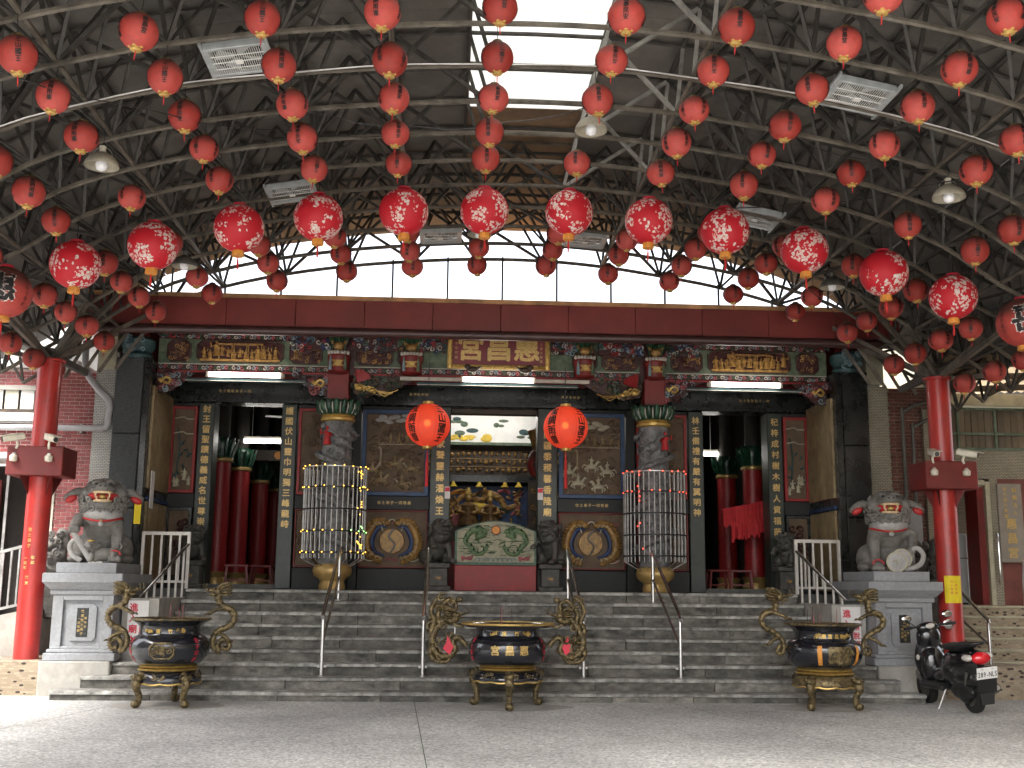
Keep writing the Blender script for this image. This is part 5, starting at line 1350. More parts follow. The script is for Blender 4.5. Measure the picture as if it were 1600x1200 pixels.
            sdragon(b, f, [(s*.66, .60), (s*.73, .585), (s*.75, .66), (s*.66, .70), (s*.60, .63), (s*.62, .56), (s*.56, .60), (s*.54, .70), (s*.60, .80), (s*.74, .86), (s*.80, .95), (s*.76, 1.05), (s*.64, 1.10), (s*.585, 1.17), (s*.60, 1.25)] if kind == 'left' else
                    [(s*.58, .68), (s*.62, .60), (s*.56, .58), (s*.53, .66), (s*.56, .76), (s*.66, .84), (s*.78, .90), (s*.82, .99), (s*.76, 1.07), (s*.64, 1.10), (s*.62, 1.18), (s*.64, 1.25)], .024, .038)
            dragon_head(b, s*.57, 0, 1.27, -s, 1.25)
            b.tube(spline([(s*.66, -.02, 1.08), (s*.56, -.05, 1.05), (s*.47, -.04, 1.0)], 4), [.024]*8+[.016], 7); claw(b, (s*.47, -.04, 1.0), -s)
            b.tube(spline([(s*.60, -.02, .78), (s*.70, -.06, .74), (s*.76, -.06, .68)], 4), [.022]*8+[.014], 7); claw(b, (s*.76, -.06, .68), s)
            b.tube([(s*.46, 0, .66), (s*.56, 0, .66)], .02, 7)
        hm = Matrix.Translation((0, 0, DZ)) @ Matrix.Diagonal((HX, HR, 1.02, 1)); b.xf(hm); f.xf(hm)
        h = b.build('dragon_handle', 'goldold', t, 60, True); f.build('spine_fins', 'goldold', h, 50, True)
    # joss sticks
    for i in range(6 if kind != 'mid' else 3):
        x = rg.uniform(-.2, .2); y = rg.uniform(-.15, .15); MB().tube([(x, y, top), (x+rg.uniform(-.01, .01), y, top+rg.uniform(.14, .26))], .004, 5).build('joss_stick', 'pink' if i % 2 else 'darkwood', t)
    return t
burner((-4.17, 14.45, 0), 0, 'left', 'black and gold incense burner with a gilt medallion, standing before the cub lion')
burner((.02, 14.42, 0), 0, 'mid', 'black incense burner with three large gold characters and red-finned dragon handles')
burner((4.06, 14.42, 0), 0, 'right', 'black incense burner with gilt square panel, orange strips and an ornate gilt skirt')

# ================================================================ the arched canopy
LX = [-6.50, -5.82, -5.12, -4.33, -3.37, -2.36, -1.38, -.41, .65, 1.61, 2.54, 3.51, 4.44, 5.24, 5.94, 6.62]
LZ = [4.53, 4.96, 5.41, 5.70, 5.93, 6.09, 6.19, 6.25, 6.25, 6.18, 6.05, 5.88, 5.63, 5.32, 4.84, 4.41]
NX = [-7.25]+LX+[7.3]
NZ = [4.45]+[z+.33 for z in LZ]+[4.3]
NZ[1] = 4.92; NZ[-2] = 4.82
def zb(x):
    for i in range(len(NX)-1):
        if NX[i] <= x <= NX[i+1]: return lerp(NZ[i], NZ[i+1], (x-NX[i])/(NX[i+1]-NX[i]))
    return NZ[0] if x < NX[0] else NZ[-1]
TN = []
for i in range(len(NX)):
    a, b = max(i-1, 0), min(i+1, len(NX)-1); d = Vector((NX[b]-NX[a], NZ[b]-NZ[a])).normalized()
    TN.append((NX[i]-d.y*.78, NZ[i]+d.x*.78))
TN[8] = (TN[8][0]-.20, TN[8][1]); TN[9] = (TN[9][0]+.16, TN[9][1])
ROW = lambda r: 8.70+.845*r
R0, R1 = -5, 10
CN = thing('canopy', 'arched steel space-frame canopy with grey roof sheets and a skylight strip', 'canopy')
nn = len(NX); stuff = MB()
def bnode(i, r): return Vector((NX[i], ROW(r), NZ[i]))
def tnode(i, r): return Vector((TN[i][0], ROW(r), TN[i][1]))
wr_ = random.Random(21)
def web(p, q, w_, part, m='trussd'):
    if part: MB().bar(p, q, w_, w_*.8).build('web_bar', 'skylit' if -.6 < p.x < 1.9 and -.6 < q.x < 1.9 and p.y < 14.5 else m, CN)  # bars by the skylight get the paler steel, light painted into the colour
    else: stuff.bar(p, q, w_, w_*.8)
for r in range(R0, R1+1):
    mb = MB(); mt = MB()
    P = spline([bnode(i, r) for i in range(nn)], 3)
    mb.tube(P, .029, 6); mb.build('bottom_chord', 'truss', CN, 30)
    mt.tube(spline([tnode(i, r) for i in range(nn)], 2), .026, 6); mt.build('top_chord', 'trussd', CN, 30)
    part = 0 <= r <= 7
    for i in range(nn):
        web(bnode(i, r), tnode(i, r), .038, part)
        if i < nn-1 and not (i == 8 and r < 6):
            if (i+r) % 2: web(bnode(i, r), tnode(i+1, r), .048, part)
            else: web(tnode(i, r), bnode(i+1, r), .048, part)
    if r < R1:
        if r < -2: continue
        for i in range(nn-1):
            if i in (7, 8, 9) and r < 6: continue
            q = (tnode(i, r)+tnode(i+1, r)+tnode(i, r+1)+tnode(i+1, r+1))/4
            for p in (bnode(i, r), bnode(i+1, r), bnode(i, r+1), bnode(i+1, r+1)): web(p, q, .032, False)
so = stuff.build('web_bars', 'trussd', CN); so['kind'] = 'stuff'
for i in range(nn):
    MB().tube([tuple(tnode(i, R0)), tuple(tnode(i, R1))], .028, 6).build('purlin', 'trussd', CN, 30)
    if i in (2, 4, 7, 10, 13, 15):
        MB().tube([tuple(bnode(i, R0)+Vector((0, 0, .03))), tuple(bnode(i, R1)+Vector((0, 0, .03)))], .026, 6).build('tie_rod', 'truss', CN, 30)
# cable runs clipped along two chords
for r in (2,):
    P = spline([bnode(i, r)+Vector((0, -.05, -.015+.02*(i % 2))) for i in range(2, nn-2)], 3); MB().tube(P, .009, 5).build('cable_run', 'steeldull', CN, 30)
# sagging wires strung between the trusses
for (xa, ra), (xb, rb) in (((-5.1, 0), (-1.4, 4)), ((5.2, 1), (2.5, 6)), ((-4.3, 6), (-6.4, 9)), ((-2.4, 3), (.7, 3)), ((1.6, 2), (4.4, 3)), ((3.5, 7), (6.0, 9))):
    A, B = Vector((xa, ROW(ra), zb(xa)-.02)), Vector((xb, ROW(rb), zb(xb)-.02)); MB().tube([A.lerp(B, k/10)+Vector((0, 0, -.22*sin(pi*k/10)+.02*sin(k*2))) for k in range(11)], .006, 5).build('sagging_wire', 'black_plastic', CN)
# roof sheets
ys = [ROW(R0)-.35]+[ROW(q) for q in (-4, 0, 2.5, 5.4, 8)]+[ROW(R1)+1.1]
for i in range(nn-1):
    (xa, za), (xb, zb_) = TN[i], TN[i+1]
    for a, b in zip(ys[:-1], ys[1:]):
        d = Vector((xb-xa, 0, zb_-za)).normalized(); n = Vector((-d.z, 0, d.x))
        o = n*.06+Vector((0, 0, 0)); h = n*.05
        pa, pb = Vector((xa, 0, za))+o, Vector((xb, 0, zb_))+o
        V = [pa+Vector((0, a+.004, 0)), pb+Vector((0, a+.004, 0)), pb+Vector((0, b-.004, 0)), pa+Vector((0, b-.004, 0))]
        sk = i == 8
        nm, mm = ('skylight_pane', 'glasswhite' if b < 13.5 else 'roofbrown') if sk else ('roof_sheet', 'roof')
        MB().add(V+[v+h for v in V], [(3,2,1,0),(4,5,6,7),(0,1,5,4),(1,2,6,5),(2,3,7,6),(3,0,4,7)]).build(nm, mm, CN)
        if sk:
            for k in range(1, 2):
                y = lerp(a, b, k/2); MB().bar(pa+Vector((0, y, -.012)), pb+Vector((0, y, -.012)), .03).build('glazing_bar', 'truss', CN)
# struts at the columns
for s in (-1, 1):
    c = Vector((s*6.42, 15.9, 4.52))
    for tx, ty in ((5.8, 15.4), (5.8, 16.4), (5.1, 15.46), (7.0, 15.46), (6.5, 13.8), (6.5, 14.6), (5.1, 17.2), (6.6, 17.2), (5.8, 17.2)):
        MB().bar(c+Vector((0, 0, .03)), (s*tx, ty, zb(s*tx)+.02), .06).build('column_strut', 'truss', CN)
    MB().bar(c+Vector((s*.9, -1.2, .55)), c+Vector((-s*.35, .5, -.04)), .09).build('column_strut', 'trussd', CN)
    for k in range(5):
        MB().bar((s*(6.9-.25*k), 17.2, 4.5+.05*k), (s*(6.6-.35*k), 17.4, 5.4+.12*k), .05).build('column_strut', 'truss', CN)
# end wall: slender mullions above the red eave
for k in range(15):
    x = -6.0+.86*k
    MB().bar((x, 17.06, 5.78), (x, 17.06, zb(x)+.02), .03).build('mullion', 'trussd', CN)

# ================================================================ lanterns
def ball(r, rz_, n, nz, ridge, cut=.28, ribs=0):
    P = []
    for j in range(nz+1):
        e = lerp(-pi/2+cut, pi/2-cut, j/nz); q = r*cos(e)+(ridge if j % 2 else 0)
        P.append((q, rz_*sin(e)))
    return MB().lathe(P, n, caps=False)
LG = 'small round red lanterns under the canopy'
LLAB = 'small red paper lantern'
def small_lantern():
    t = thing('paper_lantern', LLAB, 'lantern', (0, 0, 0), 0, LG)
    r = .152
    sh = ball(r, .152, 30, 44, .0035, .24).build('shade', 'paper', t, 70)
    for q, tx in enumerate(('三山國王', '國泰民安', '風調雨順', '惠昌宮')): m = MB(); chars(m, tx, .052, wrap(r+.0055, q*pi/2, .1575), 1, 1.02); m.build('inscription', 'ink', sh)
    MB().lathe([(.044, .142), (.05, .147), (.046, .163), (.03, .167)], 16).build('top_collar', 'goldold', t, 40)
    MB().lathe([(.04, -.168), (.045, -.164), (.045, -.144), (.036, -.14)], 16).build('bottom_collar', 'goldcollar', t, 40)
    m = MB()
    for k in range(5): m.ell((.047*cos(k*1.26), .047*sin(k*1.26), -.142), (.018, .018, .007), 6, 4)
    m.build('gilt_petals', 'goldcollar', t, 50, True)
    MB().tube([(0, 0, -.16), (0, 0, -.2), (0, 0, -.25)], [.003, .006, .004], 5).build('tassel', 'tassel', t)
    MB().tube([(0, 0, .158), (0.004, 0, .24), (0, 0, .33)], .004, 5).build('hanger', 'black_plastic', t)
    return t
proto = small_lantern(); used = False
lr = random.Random(12); cnt = {}
ORD = 'first second third fourth fifth sixth seventh eighth ninth tenth eleventh twelfth thirteenth fourteenth fifteenth sixteenth'.split()
PEND = {(3, 3), (8, 3), (12, 3), (3, 7), (7, 7), (12, 7)}
for r in range(-1, 10):
    if r == 5: continue
    for c, (x, z) in enumerate(zip(LX, LZ)):
        y = ROW(r)
        if (c, r) in PEND: continue
        if abs(x-CAMX-.052*y) > .478*y+.2: continue
        if r == -1 and c not in (10, 11): continue
        o = copy_tree(proto) if used else proto; used = True
        cnt[r] = cnt.get(r, 0)+1
        o['label'] = 'small red lantern, %s from brick-wall end, %s row %s the blossom lanterns' % (ORD[cnt[r]-1], ORD[4-r if r < 5 else r-6], 'before' if r < 5 else 'behind')
        o.location = (x+lr.uniform(-.02, .02), y+lr.uniform(-.02, .02), z+lr.uniform(-.02, .02)); o.rotation_euler = (lr.uniform(-.09, .09), lr.uniform(-.09, .09), lr.choice((0, 1, 2, 3))*pi/2+lr.uniform(-.6, .6))
        s = lr.uniform(.96, 1.05); o.scale = (s*lr.uniform(.97, 1.03), s, s*lr.uniform(.93, 1.03))
# the flowered lanterns, one row
FZ = [5.148, 5.407, 5.649, 5.811, 5.913, 5.95, 5.956, 5.879, 5.783, 5.558, 5.299, 5.021]
FX = [-5.187, -4.307, -3.315, -2.382, -1.366, -.393, .636, 1.61, 2.549, 3.528, 4.508, 5.358]
FY = ROW(5)+.05
ft = thing('flower_lantern', 'round scarlet lantern printed with white blossom sprays, in the long front row', 'lantern', (0, 0, 0), 0, 'scarlet blossom lanterns in one arched row')
ball(.292, .285, 40, 30, .0015, .2).build('shade', 'blossom', ft, 70)
MB().lathe([(.06, .275), (.085, .28), (.08, .30), (.03, .31)], 18).build('top_collar', 'redtext', ft, 40)
MB().lathe([(.07, -.345), (.074, -.335), (.07, -.28), (.06, -.27)], 8).build('bottom_collar', 'orange', ft)
MB().tube([(0, 0, -.34), (0, 0, -.42), (0, 0, -.50)], [.005, .014, .011], 6).build('tassel', 'tassel', ft)
MB().tube([(0, 0, .30), (0, 0, .62)], .005, 5).build('hanger', 'black_plastic', ft)
for i, (x, z) in enumerate(zip(FX, FZ)):
    o = copy_tree(ft) if i else ft
    o['label'] = 'scarlet lantern with white blossom sprays, %s blossom lantern from the brick-wall end' % ORD[i]
    o.location = (x, FY, z); o.rotation_euler = (lr.uniform(-.04, .04), lr.uniform(-.04, .04), lr.uniform(0, 6)); s = lr.uniform(.97, 1.02); o.scale = (s, s, s)
    o.children[-1].scale = (1, 1, 1)
def big_lantern(x, z, ch, rz, lab):
    t = thing('character_lantern', lab, 'lantern', (x, FY, z), rz)
    r = .315
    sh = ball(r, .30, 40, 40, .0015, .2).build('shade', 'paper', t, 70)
    m0, m1 = MB(), MB()
    chars(m0, ch, .36, wrap(r+.007, 0, .309), .04)
    mw = MB(); chars(mw, ch, .36, wrap(r+.003, 0, .304), .075); mw.build('character_outline', 'whitetext', sh)
    m0.build('characters', 'ink', sh)
    chars(m1, '信士弟子敬獻', .06, wrap(r+.004, 1.0, .306), 0, 1.1); m1.build('small_inscription', 'ink', sh); m1 = MB(); chars(m1, '竹東惠昌宮', .06, wrap(r+.004, -1.0, .306), 0, 1.1); m1.build('small_inscription', 'ink', sh)
    MB().lathe([(.06, .285), (.09, .29), (.085, .32), (.03, .325)], 18).build('top_collar', 'redtext', t, 40)
    MB().lathe([(.085, -.345), (.09, -.335), (.085, -.29), (.07, -.28)], 16).build('bottom_collar', 'orange', t, 40)
    MB().tube([(0, 0, -.34), (0, 0, -.42), (0, 0, -.52)], [.005, .014, .012], 6).build('tassel', 'tassel', t)
    MB().tube([(0, 0, .31), (0, 0, .60)], .005, 5).build('hanger', 'black_plastic', t)
big_lantern(-5.98, 4.80, '惠', .25, 'large red lantern with one big black character ending the blossom row on the brick-wall side')
big_lantern(6.22, 4.72, '喜', -.35, 'large red lantern with one big black character ending the blossom row on the doorway side')

# the two lit lanterns before the door
for x, lab in ((-1.10, 'large lit red lantern with black characters hanging left of the temple door'), (1.04, 'large lit red lantern with black characters hanging right of the temple door')):
    t = thing('lit_lantern', lab, 'lantern', (x, 17.2, 3.92), 0, 'lit red lanterns before the middle door')
    r = .345
    sh = ball(r, .335, 48, 24, .0, .22).build('shade', 'paperlit', t, 70)
    for q, tx in ((.72, '三山國王'), (-.80, '風調雨順'), (2.3, '國泰民安'), (-2.4, '惠昌宮')): m = MB(); chars(m, tx, .165, wrap(r+.005, q, .341), .032, .98); m.build('inscription', 'ink', sh)
    ribs = MB()
    for k in range(8):
        a = 2*pi*(k+.5)/8; ribs.tube([((r+.001)*cos(e)*sin(a), -(r+.001)*cos(e)*cos(a), .336*sin(e)) for e in [lerp(-1.33, 1.33, j/12) for j in range(13)]], .003, 4)
    ribs.build('seam_ribs', 'redtext', sh)
    MB().lathe([(.075, .315), (.085, .325), (.085, .365), (.07, .37)], 20).build('top_collar', 'gold', t, 40)
    MB().lathe([(.07, -.375), (.08, -.37), (.08, -.33), (.07, -.32)], 20).build('bottom_collar', 'gold', t, 40)
    MB().ell((-.01, -.02, .03), .055, 14, 10).build('bulb', 'bulblit', t, 60)
    MB().tube([(0, 0, .37), (0, .02, .6), (0, .1, 1.0)], .006, 5).build('hanger', 'black_plastic', t)
    tx = .28 if x < 0 else .10
    tt = MB().tube([(0, 0, -.37), (.0, 0, -.48), (0, 0, -.58), (0, 0, -.95)], [.003, .012, .022, .026], 8).build('tassel', 'tassel', t, 50); tt.scale = (1, 1, 1)
    l = bpy.data.lights.new('lantern_bulb', 'POINT'); l.energy = 1.0; l.color = (1, .45, .15); l.shadow_soft_size = .06
    lo = bpy.data.objects.new('bulb_light', l); col.objects.link(lo); lo.parent = t; lo.location = (-.01, -.02, .03)
t = thing('inner_lantern', 'small red lantern with black characters hanging inside the middle door', 'lantern', (.92, 21.2, 3.78))
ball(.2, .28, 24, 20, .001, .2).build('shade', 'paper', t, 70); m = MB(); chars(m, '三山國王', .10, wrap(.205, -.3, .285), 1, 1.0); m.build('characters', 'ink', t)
MB().tube([(0, 0, .27), (0, 0, 1.68)], .006, 5).build('hanger', 'black_plastic', t); MB().lathe([(.08, .26), (.1, .3), (.16, .5), (.2, .62), (.1, .66)], 10).build('ornate_crown', 'goldcarve', t, 40)

# ================================================================ pendant lamps and roof fans
def pendant(x, y, z, top, lab, dark):
    t = thing('pendant_lamp', lab, 'lamp', (x, y, z), 0, 'dusty pendant lamps under the trusses')
    MB().lathe([(.168, 0), (.172, .008), (.16, .05), (.125, .10), (.075, .135), (.05, .15)], 28, caps=False).build('shade', 'enameld' if dark else 'enamel', t, 50)
    MB().lathe([(.165, .006), (.155, .05), (.12, .096), (.07, .13)][::-1], 28, caps=False).build('shade_lining', 'enamel', t, 50)
    MB().lathe([(.03, .14), (.034, .16), (.03, .2), (.038, .215), (.02, .23)], 14).build('socket', 'cream' if not dark else 'enameld', t, 40)
    MB().lathe([(.02, .12), (.045, .07), (.062, .02), (.05, -.025), (.02, -.04), (.001, -.042)], 16, caps=False).build('bulb', 'bulb', t, 60)
    MB().tube(arc(0, .11, .10, 0, pi, 10), .004, 5).build('wire_guard', 'steeldull', t); MB().tube([(0, 0, .22), (.01, 0, .3), (0, 0, top-z)], .005, 5).build('cord', 'black_plastic', t)
for c, r, lab, dk in ((3, 3, 'dusty cream pendant lamp with milky bulb hanging above the cub lion side, between small lanterns', 0), (8, 3, 'dusty cream pendant lamp with milky bulb hanging under the skylight strip', 0), (12, 3, 'dusty cream pendant lamp with milky bulb hanging above the coin lion side, between small lanterns', 0), (3, 7, 'dark-shaded pendant lamp hanging in front of the red eave above the left doorway', 1), (7, 7, 'dark-shaded pendant lamp hanging below the blossom lantern over the name board', 1), (12, 7, 'dark-shaded pendant lamp hanging in front of the red eave above the fringe doorway', 1)):
    pendant(LX[c], ROW(r)-(.25 if dk == 0 else .0), LZ[c]-.08, NZ[c+1], lab, dk)

def roof_fan(x, y, lab, tilt):
    z = zb(x)+.03
    t = thing('roof_fan', lab, 'fan', (x, y, z), 0, 'square galvanised roof fans'); t.rotation_euler = (0, tilt, 0); t.scale = (.84, .84, .9)
    fr = MB().box(-.34, .34, -.34, -.29, -.03, .05, .004).box(-.34, .34, .29, .34, -.03, .05, .004).box(-.34, -.29, -.29, .29, -.028, .05, .004).box(.29, .34, -.29, .29, -.028, .05, .004)
    fr.build('frame', 'fanmetal', t)
    MB().box(-.3, .3, -.3, .3, .06, .07).build('back_plate', 'fanmetal', t)
    gb = MB().box(-.003, .003, -.3, .3, -.024, -.018).mesh('grille_bar', M['white'])
    for k in range(24): o = link('grille_bar', gb, t); o.location = (lerp(-.28, .28, k/23), 0, 0)
    for q in (-.15, 0, .15): MB().box(-.3, .3, q-.005, q+.005, -.032, -.025).build('cross_bar', 'white', t)
    MB().box(-.045, .045, -.045, .045, -.045, -.03, .005).build('hub_cap', 'white', t)
    MB().lathe([(.001, .055), (.275, .055), (.275, .02), (.285, .02), (.285, .06)], 30, caps=False).build('shroud', 'black_plastic', t, 30)
    for k in range(4):
        a = radians(25+90*k); MB().add([(.04,-.03,.02),(.25,-.09,.0),(.26,.08,.035),(.05,.03,.035)], [(0,1,2,3),(3,2,1,0)]).xf(rotz(a)).build('blade', 'fanmetal', t)
    for s in (-1, 1): MB().box(s*.34, s*.37, -.45, .45, -.02, .02).build('mounting_rail', 'fanmetal', t)
roof_fan(-2.82, 10.02, 'square galvanised roof fan nearest the street on the brick-wall side', -.17); roof_fan(3.2, 10.2, 'square galvanised roof fan nearest the street on the doorway side', .19)
roof_fan(-2.82, 13.72, 'square galvanised roof fan above the left blossom lanterns', -.17); roof_fan(3.2, 13.95, 'square galvanised roof fan above the right blossom lanterns', .19)
roof_fan(-.95, 16.0, 'square galvanised roof fan near the end wall, left of the name board', -.05); roof_fan(1.2, 16.0, 'square galvanised roof fan near the end wall, right of the name board', .05)

# ================================================================ red canopy columns with cameras
def cctv(loc, rz, tilt, lab):
    t = thing('security_camera', lab, 'camera', loc, rz, 'bullet cameras on the red columns')
    R_ = Matrix.Rotation(tilt, 4, 'X')
    MB().box(-.045, .045, -.17, .12, -.04, .04, .012).xf(R_).build('body', 'cream', t)
    MB().box(-.055, .055, -.24, .10, .042, .052, .003).xf(R_).build('sun_shield', 'cream', t)
    MB().lathe([(.001, .012), (.03, .012), (.034, 0), (.034, -.02)], 16, caps=False).xf(R_ @ Matrix.Translation((0, -.172, 0)) @ Matrix.Rotation(pi/2, 4, 'X')).build('lens', 'black', t, 40)
    MB().tube([(0, .02, -.04), (0, .04, -.10), (0, .02, -.15)], .018, 8).build('arm', 'cream', t, 40)
for s in (-1, 1):
    c = thing('canopy_column', ('round red steel column with gold lettering beside the cub lion' if s < 0 else 'round red steel column with a yellow paper beside the coin lion'), 'column', (s*6.42, 15.9, .45), 0, 'red canopy columns')
    MB().lathe([(.165, 0), (.165, 4.12)], 28).build('shaft', 'redpaint', c, 40)
    MB().lathe([(.21, 4.08), (.21, 4.12), (.05, 4.13)], 20).build('cap_plate', 'redpaint', c, 40)
    b = MB().box(-.38, .38, -.30, .30, 2.46, 2.86, .012).build('collar_box', 'darkred', c)
    for k in range(4):
        a = pi/4+pi/2*k; e = Vector((cos(a), sin(a), 0)); MB().add([e*.16+Vector((0, 0, 2.2)), e*.3+Vector((0, 0, 2.46)), e*.16+Vector((0, 0, 2.46)), e*.16+Vector((.012, .012, 2.2)), e*.3+Vector((.012, .012, 2.46)), e*.16+Vector((.012, .012, 2.46))], [(0,1,2),(5,4,3),(0,3,4,1)]).build('gusset', 'darkred', c)
    if s < 0:
        m = MB(); chars(m, '信士弟子', .055, wrapsurf(lambda q: .168, -.15, 1.62), 1, 1.35); chars(m, '敬獻', .05, wrapsurf(lambda q: .168, .25, 1.32), 1, 1.35); chars(m, '一同叩', .05, wrapsurf(lambda q: .168, -.35, 1.28), 1, 1.3); chars(m, '竹東', .05, wrapsurf(lambda q: .168, -.1, 1.05), 1, 1.5); m.build('gold_lettering', 'goldtext', c)
    else:
        P = [wrapsurf(lambda q: .169, -.05, 1.05)(x, z) for z in (-.19, .19) for x in [lerp(-.13, .13, k/8) for k in range(9)]]
        yp = MB().add(P, [(k, k+1, k+10, k+9) for k in range(8)]).build('yellow_paper', 'yellowpaper', c); m = MB()
        for u, tx in ((-.03, '信士敬獻'), (.03, '一同叩謝')): chars(m, tx, .04, wrapsurf(lambda q: .171, -.05+u/.17, 1.08), 0, 1.3)
        m.build('red_writing', 'redtext', yp)
    for q, rz in ((-.27, -1.0 if s < 0 else -.1), (.2, .75 if s < 0 else 1.0)):
        cctv((c.location.x+q, 15.58, 3.42), rz, .22, {(-1, -.27): 'cream bullet camera on the gold-lettered column aimed towards the brick building', (-1, .2): 'cream bullet camera on the gold-lettered column aimed towards the steps', (1, -.27): 'cream bullet camera on the yellow-papered column aimed at the forecourt', (1, .2): 'cream bullet camera on the yellow-papered column aimed towards the side doorway'}[s, q])
        MB().lathe([(.03, 0), (.055, -.03), (.05, -.09), (.02, -.1)], 12, (q, -.33, 2.74)).build('flood_sensor', 'cream', c, 40)
        MB().box(q-.02, q+.02, -.34, -.3, 2.72, 2.76).build('sensor_bracket', 'steeldull', c)

# ================================================================ side buildings
def brickwall(name, label, x0, x1, z0, z1, y, bw, bh, holes, m, mm, maxparts, depth=.012):
    W = thing(name, label, 'wall')
    bk = MB()
    xs = sorted({x0, x1, *[h[0] for h in holes], *[h[1] for h in holes]}); zs = sorted({z0, z1, *[h[2] for h in holes], *[h[3] for h in holes]})
    xs = [x for x in xs if x0 <= x <= x1]; zs = [z for z in zs if z0 <= z <= z1]
    for a, b in zip(xs[:-1], xs[1:]):
        for c, d in zip(zs[:-1], zs[1:]):
            cx, cz = (a+b)/2, (c+d)/2
            if any(h[0] < cx < h[1] and h[2] < cz < h[3] for h in holes): continue
            bk.box(a, b, y, y+.2, c, d)
    bk.build('mortar_bed', mm, W)
    me = MB().box(-bw/2+.007, bw/2-.007, -depth, .01, -bh/2+.006, bh/2-.006, .003).mesh('brick', M[m])
    rest = MB(); n = 0; rg = random.Random(4); L = []
    z = z0+bh/2; row = 0
    while z+bh/2 <= z1+.001:
        x = x0+bw/2-(bw/2 if row % 2 else 0)
        while x-bw/2 < x1:
            if x-bw/2 >= x0-.001 and x+bw/2 <= x1+.001 and not any(h[0] < x+bw/2 and x-bw/2 < h[1] and h[2] < z+bh/2 and z-bh/2 < h[3] for h in holes): L.append((x, z, bw))
            elif x-bw/2 < x1-.03 and x+bw/2 > x1+.001: L.append(((x-bw/2+x1)/2, z, x1-x+bw/2))
            x += bw
        z += bh; row += 1
    L.sort(key=lambda p: abs(p[1]-3.2))
    for k, (x, z, w2) in enumerate(L):
        o_ = rg.uniform(-.002, .002)
        if k < maxparts:
            o = link('brick', me, W); o.location = (x, y+o_, z); o.scale = (w2/bw, 1, 1)
        else: rest.box(x-w2/2+.007, x+w2/2-.007, y-depth+o_, y+.01, z-bh/2+.006, z+bh/2-.006)
    if rest.v: q = rest.build('bricks', m, W); q['kind'] = 'stuff'
    return W
WY = 17.8
# left: red brick house
brickwall('brick_wall', 'bright red brick wall with pale joints and grey pipe beside the split-slate pillar', -9.0, -6.32, .45, 4.78, WY, .155, .058, [(-9.0, -7.05, .3, 3.30), (-9.0, -7.02, 4.12, 4.48)], 'brick', 'mortar', 290)
tag(MB().box(-6.318, -5.985, WY-.16, WY+.1, .43, 5.05, .006).build('tiled_pier', 'mosaic'), 'pier of white mosaic tile between red brick wall and slate pillar', 'pier')
tag(MB().box(6.0, 6.36, WY-.16, WY+.1, .43, 4.75, .006).build('tiled_pier', 'mosaicy'), 'pier of cream mosaic tile beside the smooth black pillar', 'pier')
w1 = thing('strip_window', 'dark strip window with white panes high in the red brick wall', 'window', (-8.0, WY, 4.12))
MB().box(-.98, .98, .06, .1, 0, .36).build('dark_glass', 'dark', w1)
for k in range(9): MB().box(-.96+.24*k, -.76+.24*k, .03, .05, .03, .33).build('pane', 'white' if k % 2 == 0 else 'cream', w1)
MB().box(-1.0, 1.0, -.02, .1, .33, .40).build('frame_top', 'concrete', w1); MB().box(-1.0, 1.0, -.02, .1, -.04, .02).build('frame_bottom', 'darkwood', w1)
aw = thing('white_awning', 'long white awning board above the grey pipe on the brick wall', 'awning', (-8.0, WY-.2, 3.93)); MB().box(-1.2, .9, 0, .18, 0, .13, .01).build('board', 'white', aw); MB().box(-1.2, .9, .06, .2, -.03, 0).build('batten', 'steeldull', aw)
pp = thing('drain_pipe', 'grey drain pipe running along the brick wall and up the mosaic pier', 'pipe', (0, 0, 0))
MB().tube([(-9, WY-.1, 3.83), (-6.18, WY-.22, 3.83)], .05, 12).build('horizontal_run', 'pipe', pp, 40); MB().tube(spline([(-6.2, WY-.24, 3.83), (-6.08, WY-.24, 3.86), (-6.06, WY-.24, 4.0), (-6.06, WY-.24, 4.25), (-6.25, WY-.26, 4.45), (-6.45, WY-.28, 4.75), (-6.47, WY-.28, 5.2)], 4), .055, 12).build('riser', 'pipe', pp, 40)
for x in (-8.2, -7.2, -6.5): MB().box(x-.02, x+.02, WY-.16, WY, 3.76, 3.9).build('pipe_clamp', 'steeldull', pp)
ds = thing('shop_door', 'dark open doorway with white canopy in the brick house', 'doorway', (-8.0, WY, .45))
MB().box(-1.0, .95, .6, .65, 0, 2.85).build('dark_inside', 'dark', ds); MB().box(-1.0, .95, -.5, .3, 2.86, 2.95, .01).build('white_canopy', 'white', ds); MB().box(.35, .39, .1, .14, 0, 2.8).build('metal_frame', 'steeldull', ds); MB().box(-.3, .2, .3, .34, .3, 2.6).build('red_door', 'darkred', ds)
rp = thing('ramp_railing', 'grey metal railing of close upright bars on the ramp beside the red column', 'railing', (-8.0, 16.6, .45))
MB().bar((-1, 0, .92), (1.35, 0, 1.58), .04).build('top_rail', 'steeldull', rp); MB().bar((-1, 0, .18), (1.35, 0, .75), .035).build('bottom_rail', 'steeldull', rp)
for k in range(22): t_ = k/21; MB().bar((lerp(-1, 1.35, t_), 0, lerp(.18, .75, t_)), (lerp(-1, 1.35, t_), 0, lerp(.92, 1.58, t_)), .024).build('baluster', 'steeldull', rp)
struct(MB().prism([(-9.5, .3), (-6.62, .3), (-6.62, 1.1), (-9.5, .45)], 16.4, 17.7).build('ramp', 'concrete'), 'pale concrete ramp beside the brick house')
tag(MB().box(-6.98, -6.86, WY-.03, WY-.018, 2.15, 2.86).build('white_banner', 'cream'), 'narrow cream paper strip pasted on the red brick wall', 'banner')
tag(MB().box(-5.395, -5.385, 17.72, 17.92, 2.62, 3.2).build('white_notice', 'whitepaper'), 'white paper sheet on the marble side wall by the slate pillar', 'notice')
tag(MB().box(-5.55, -5.45, 17.485, 17.498, 2.36, 2.78).build('yellow_strip', 'yellowpaper'), 'yellow paper strip pasted on the edge of the slate pillar', 'notice')
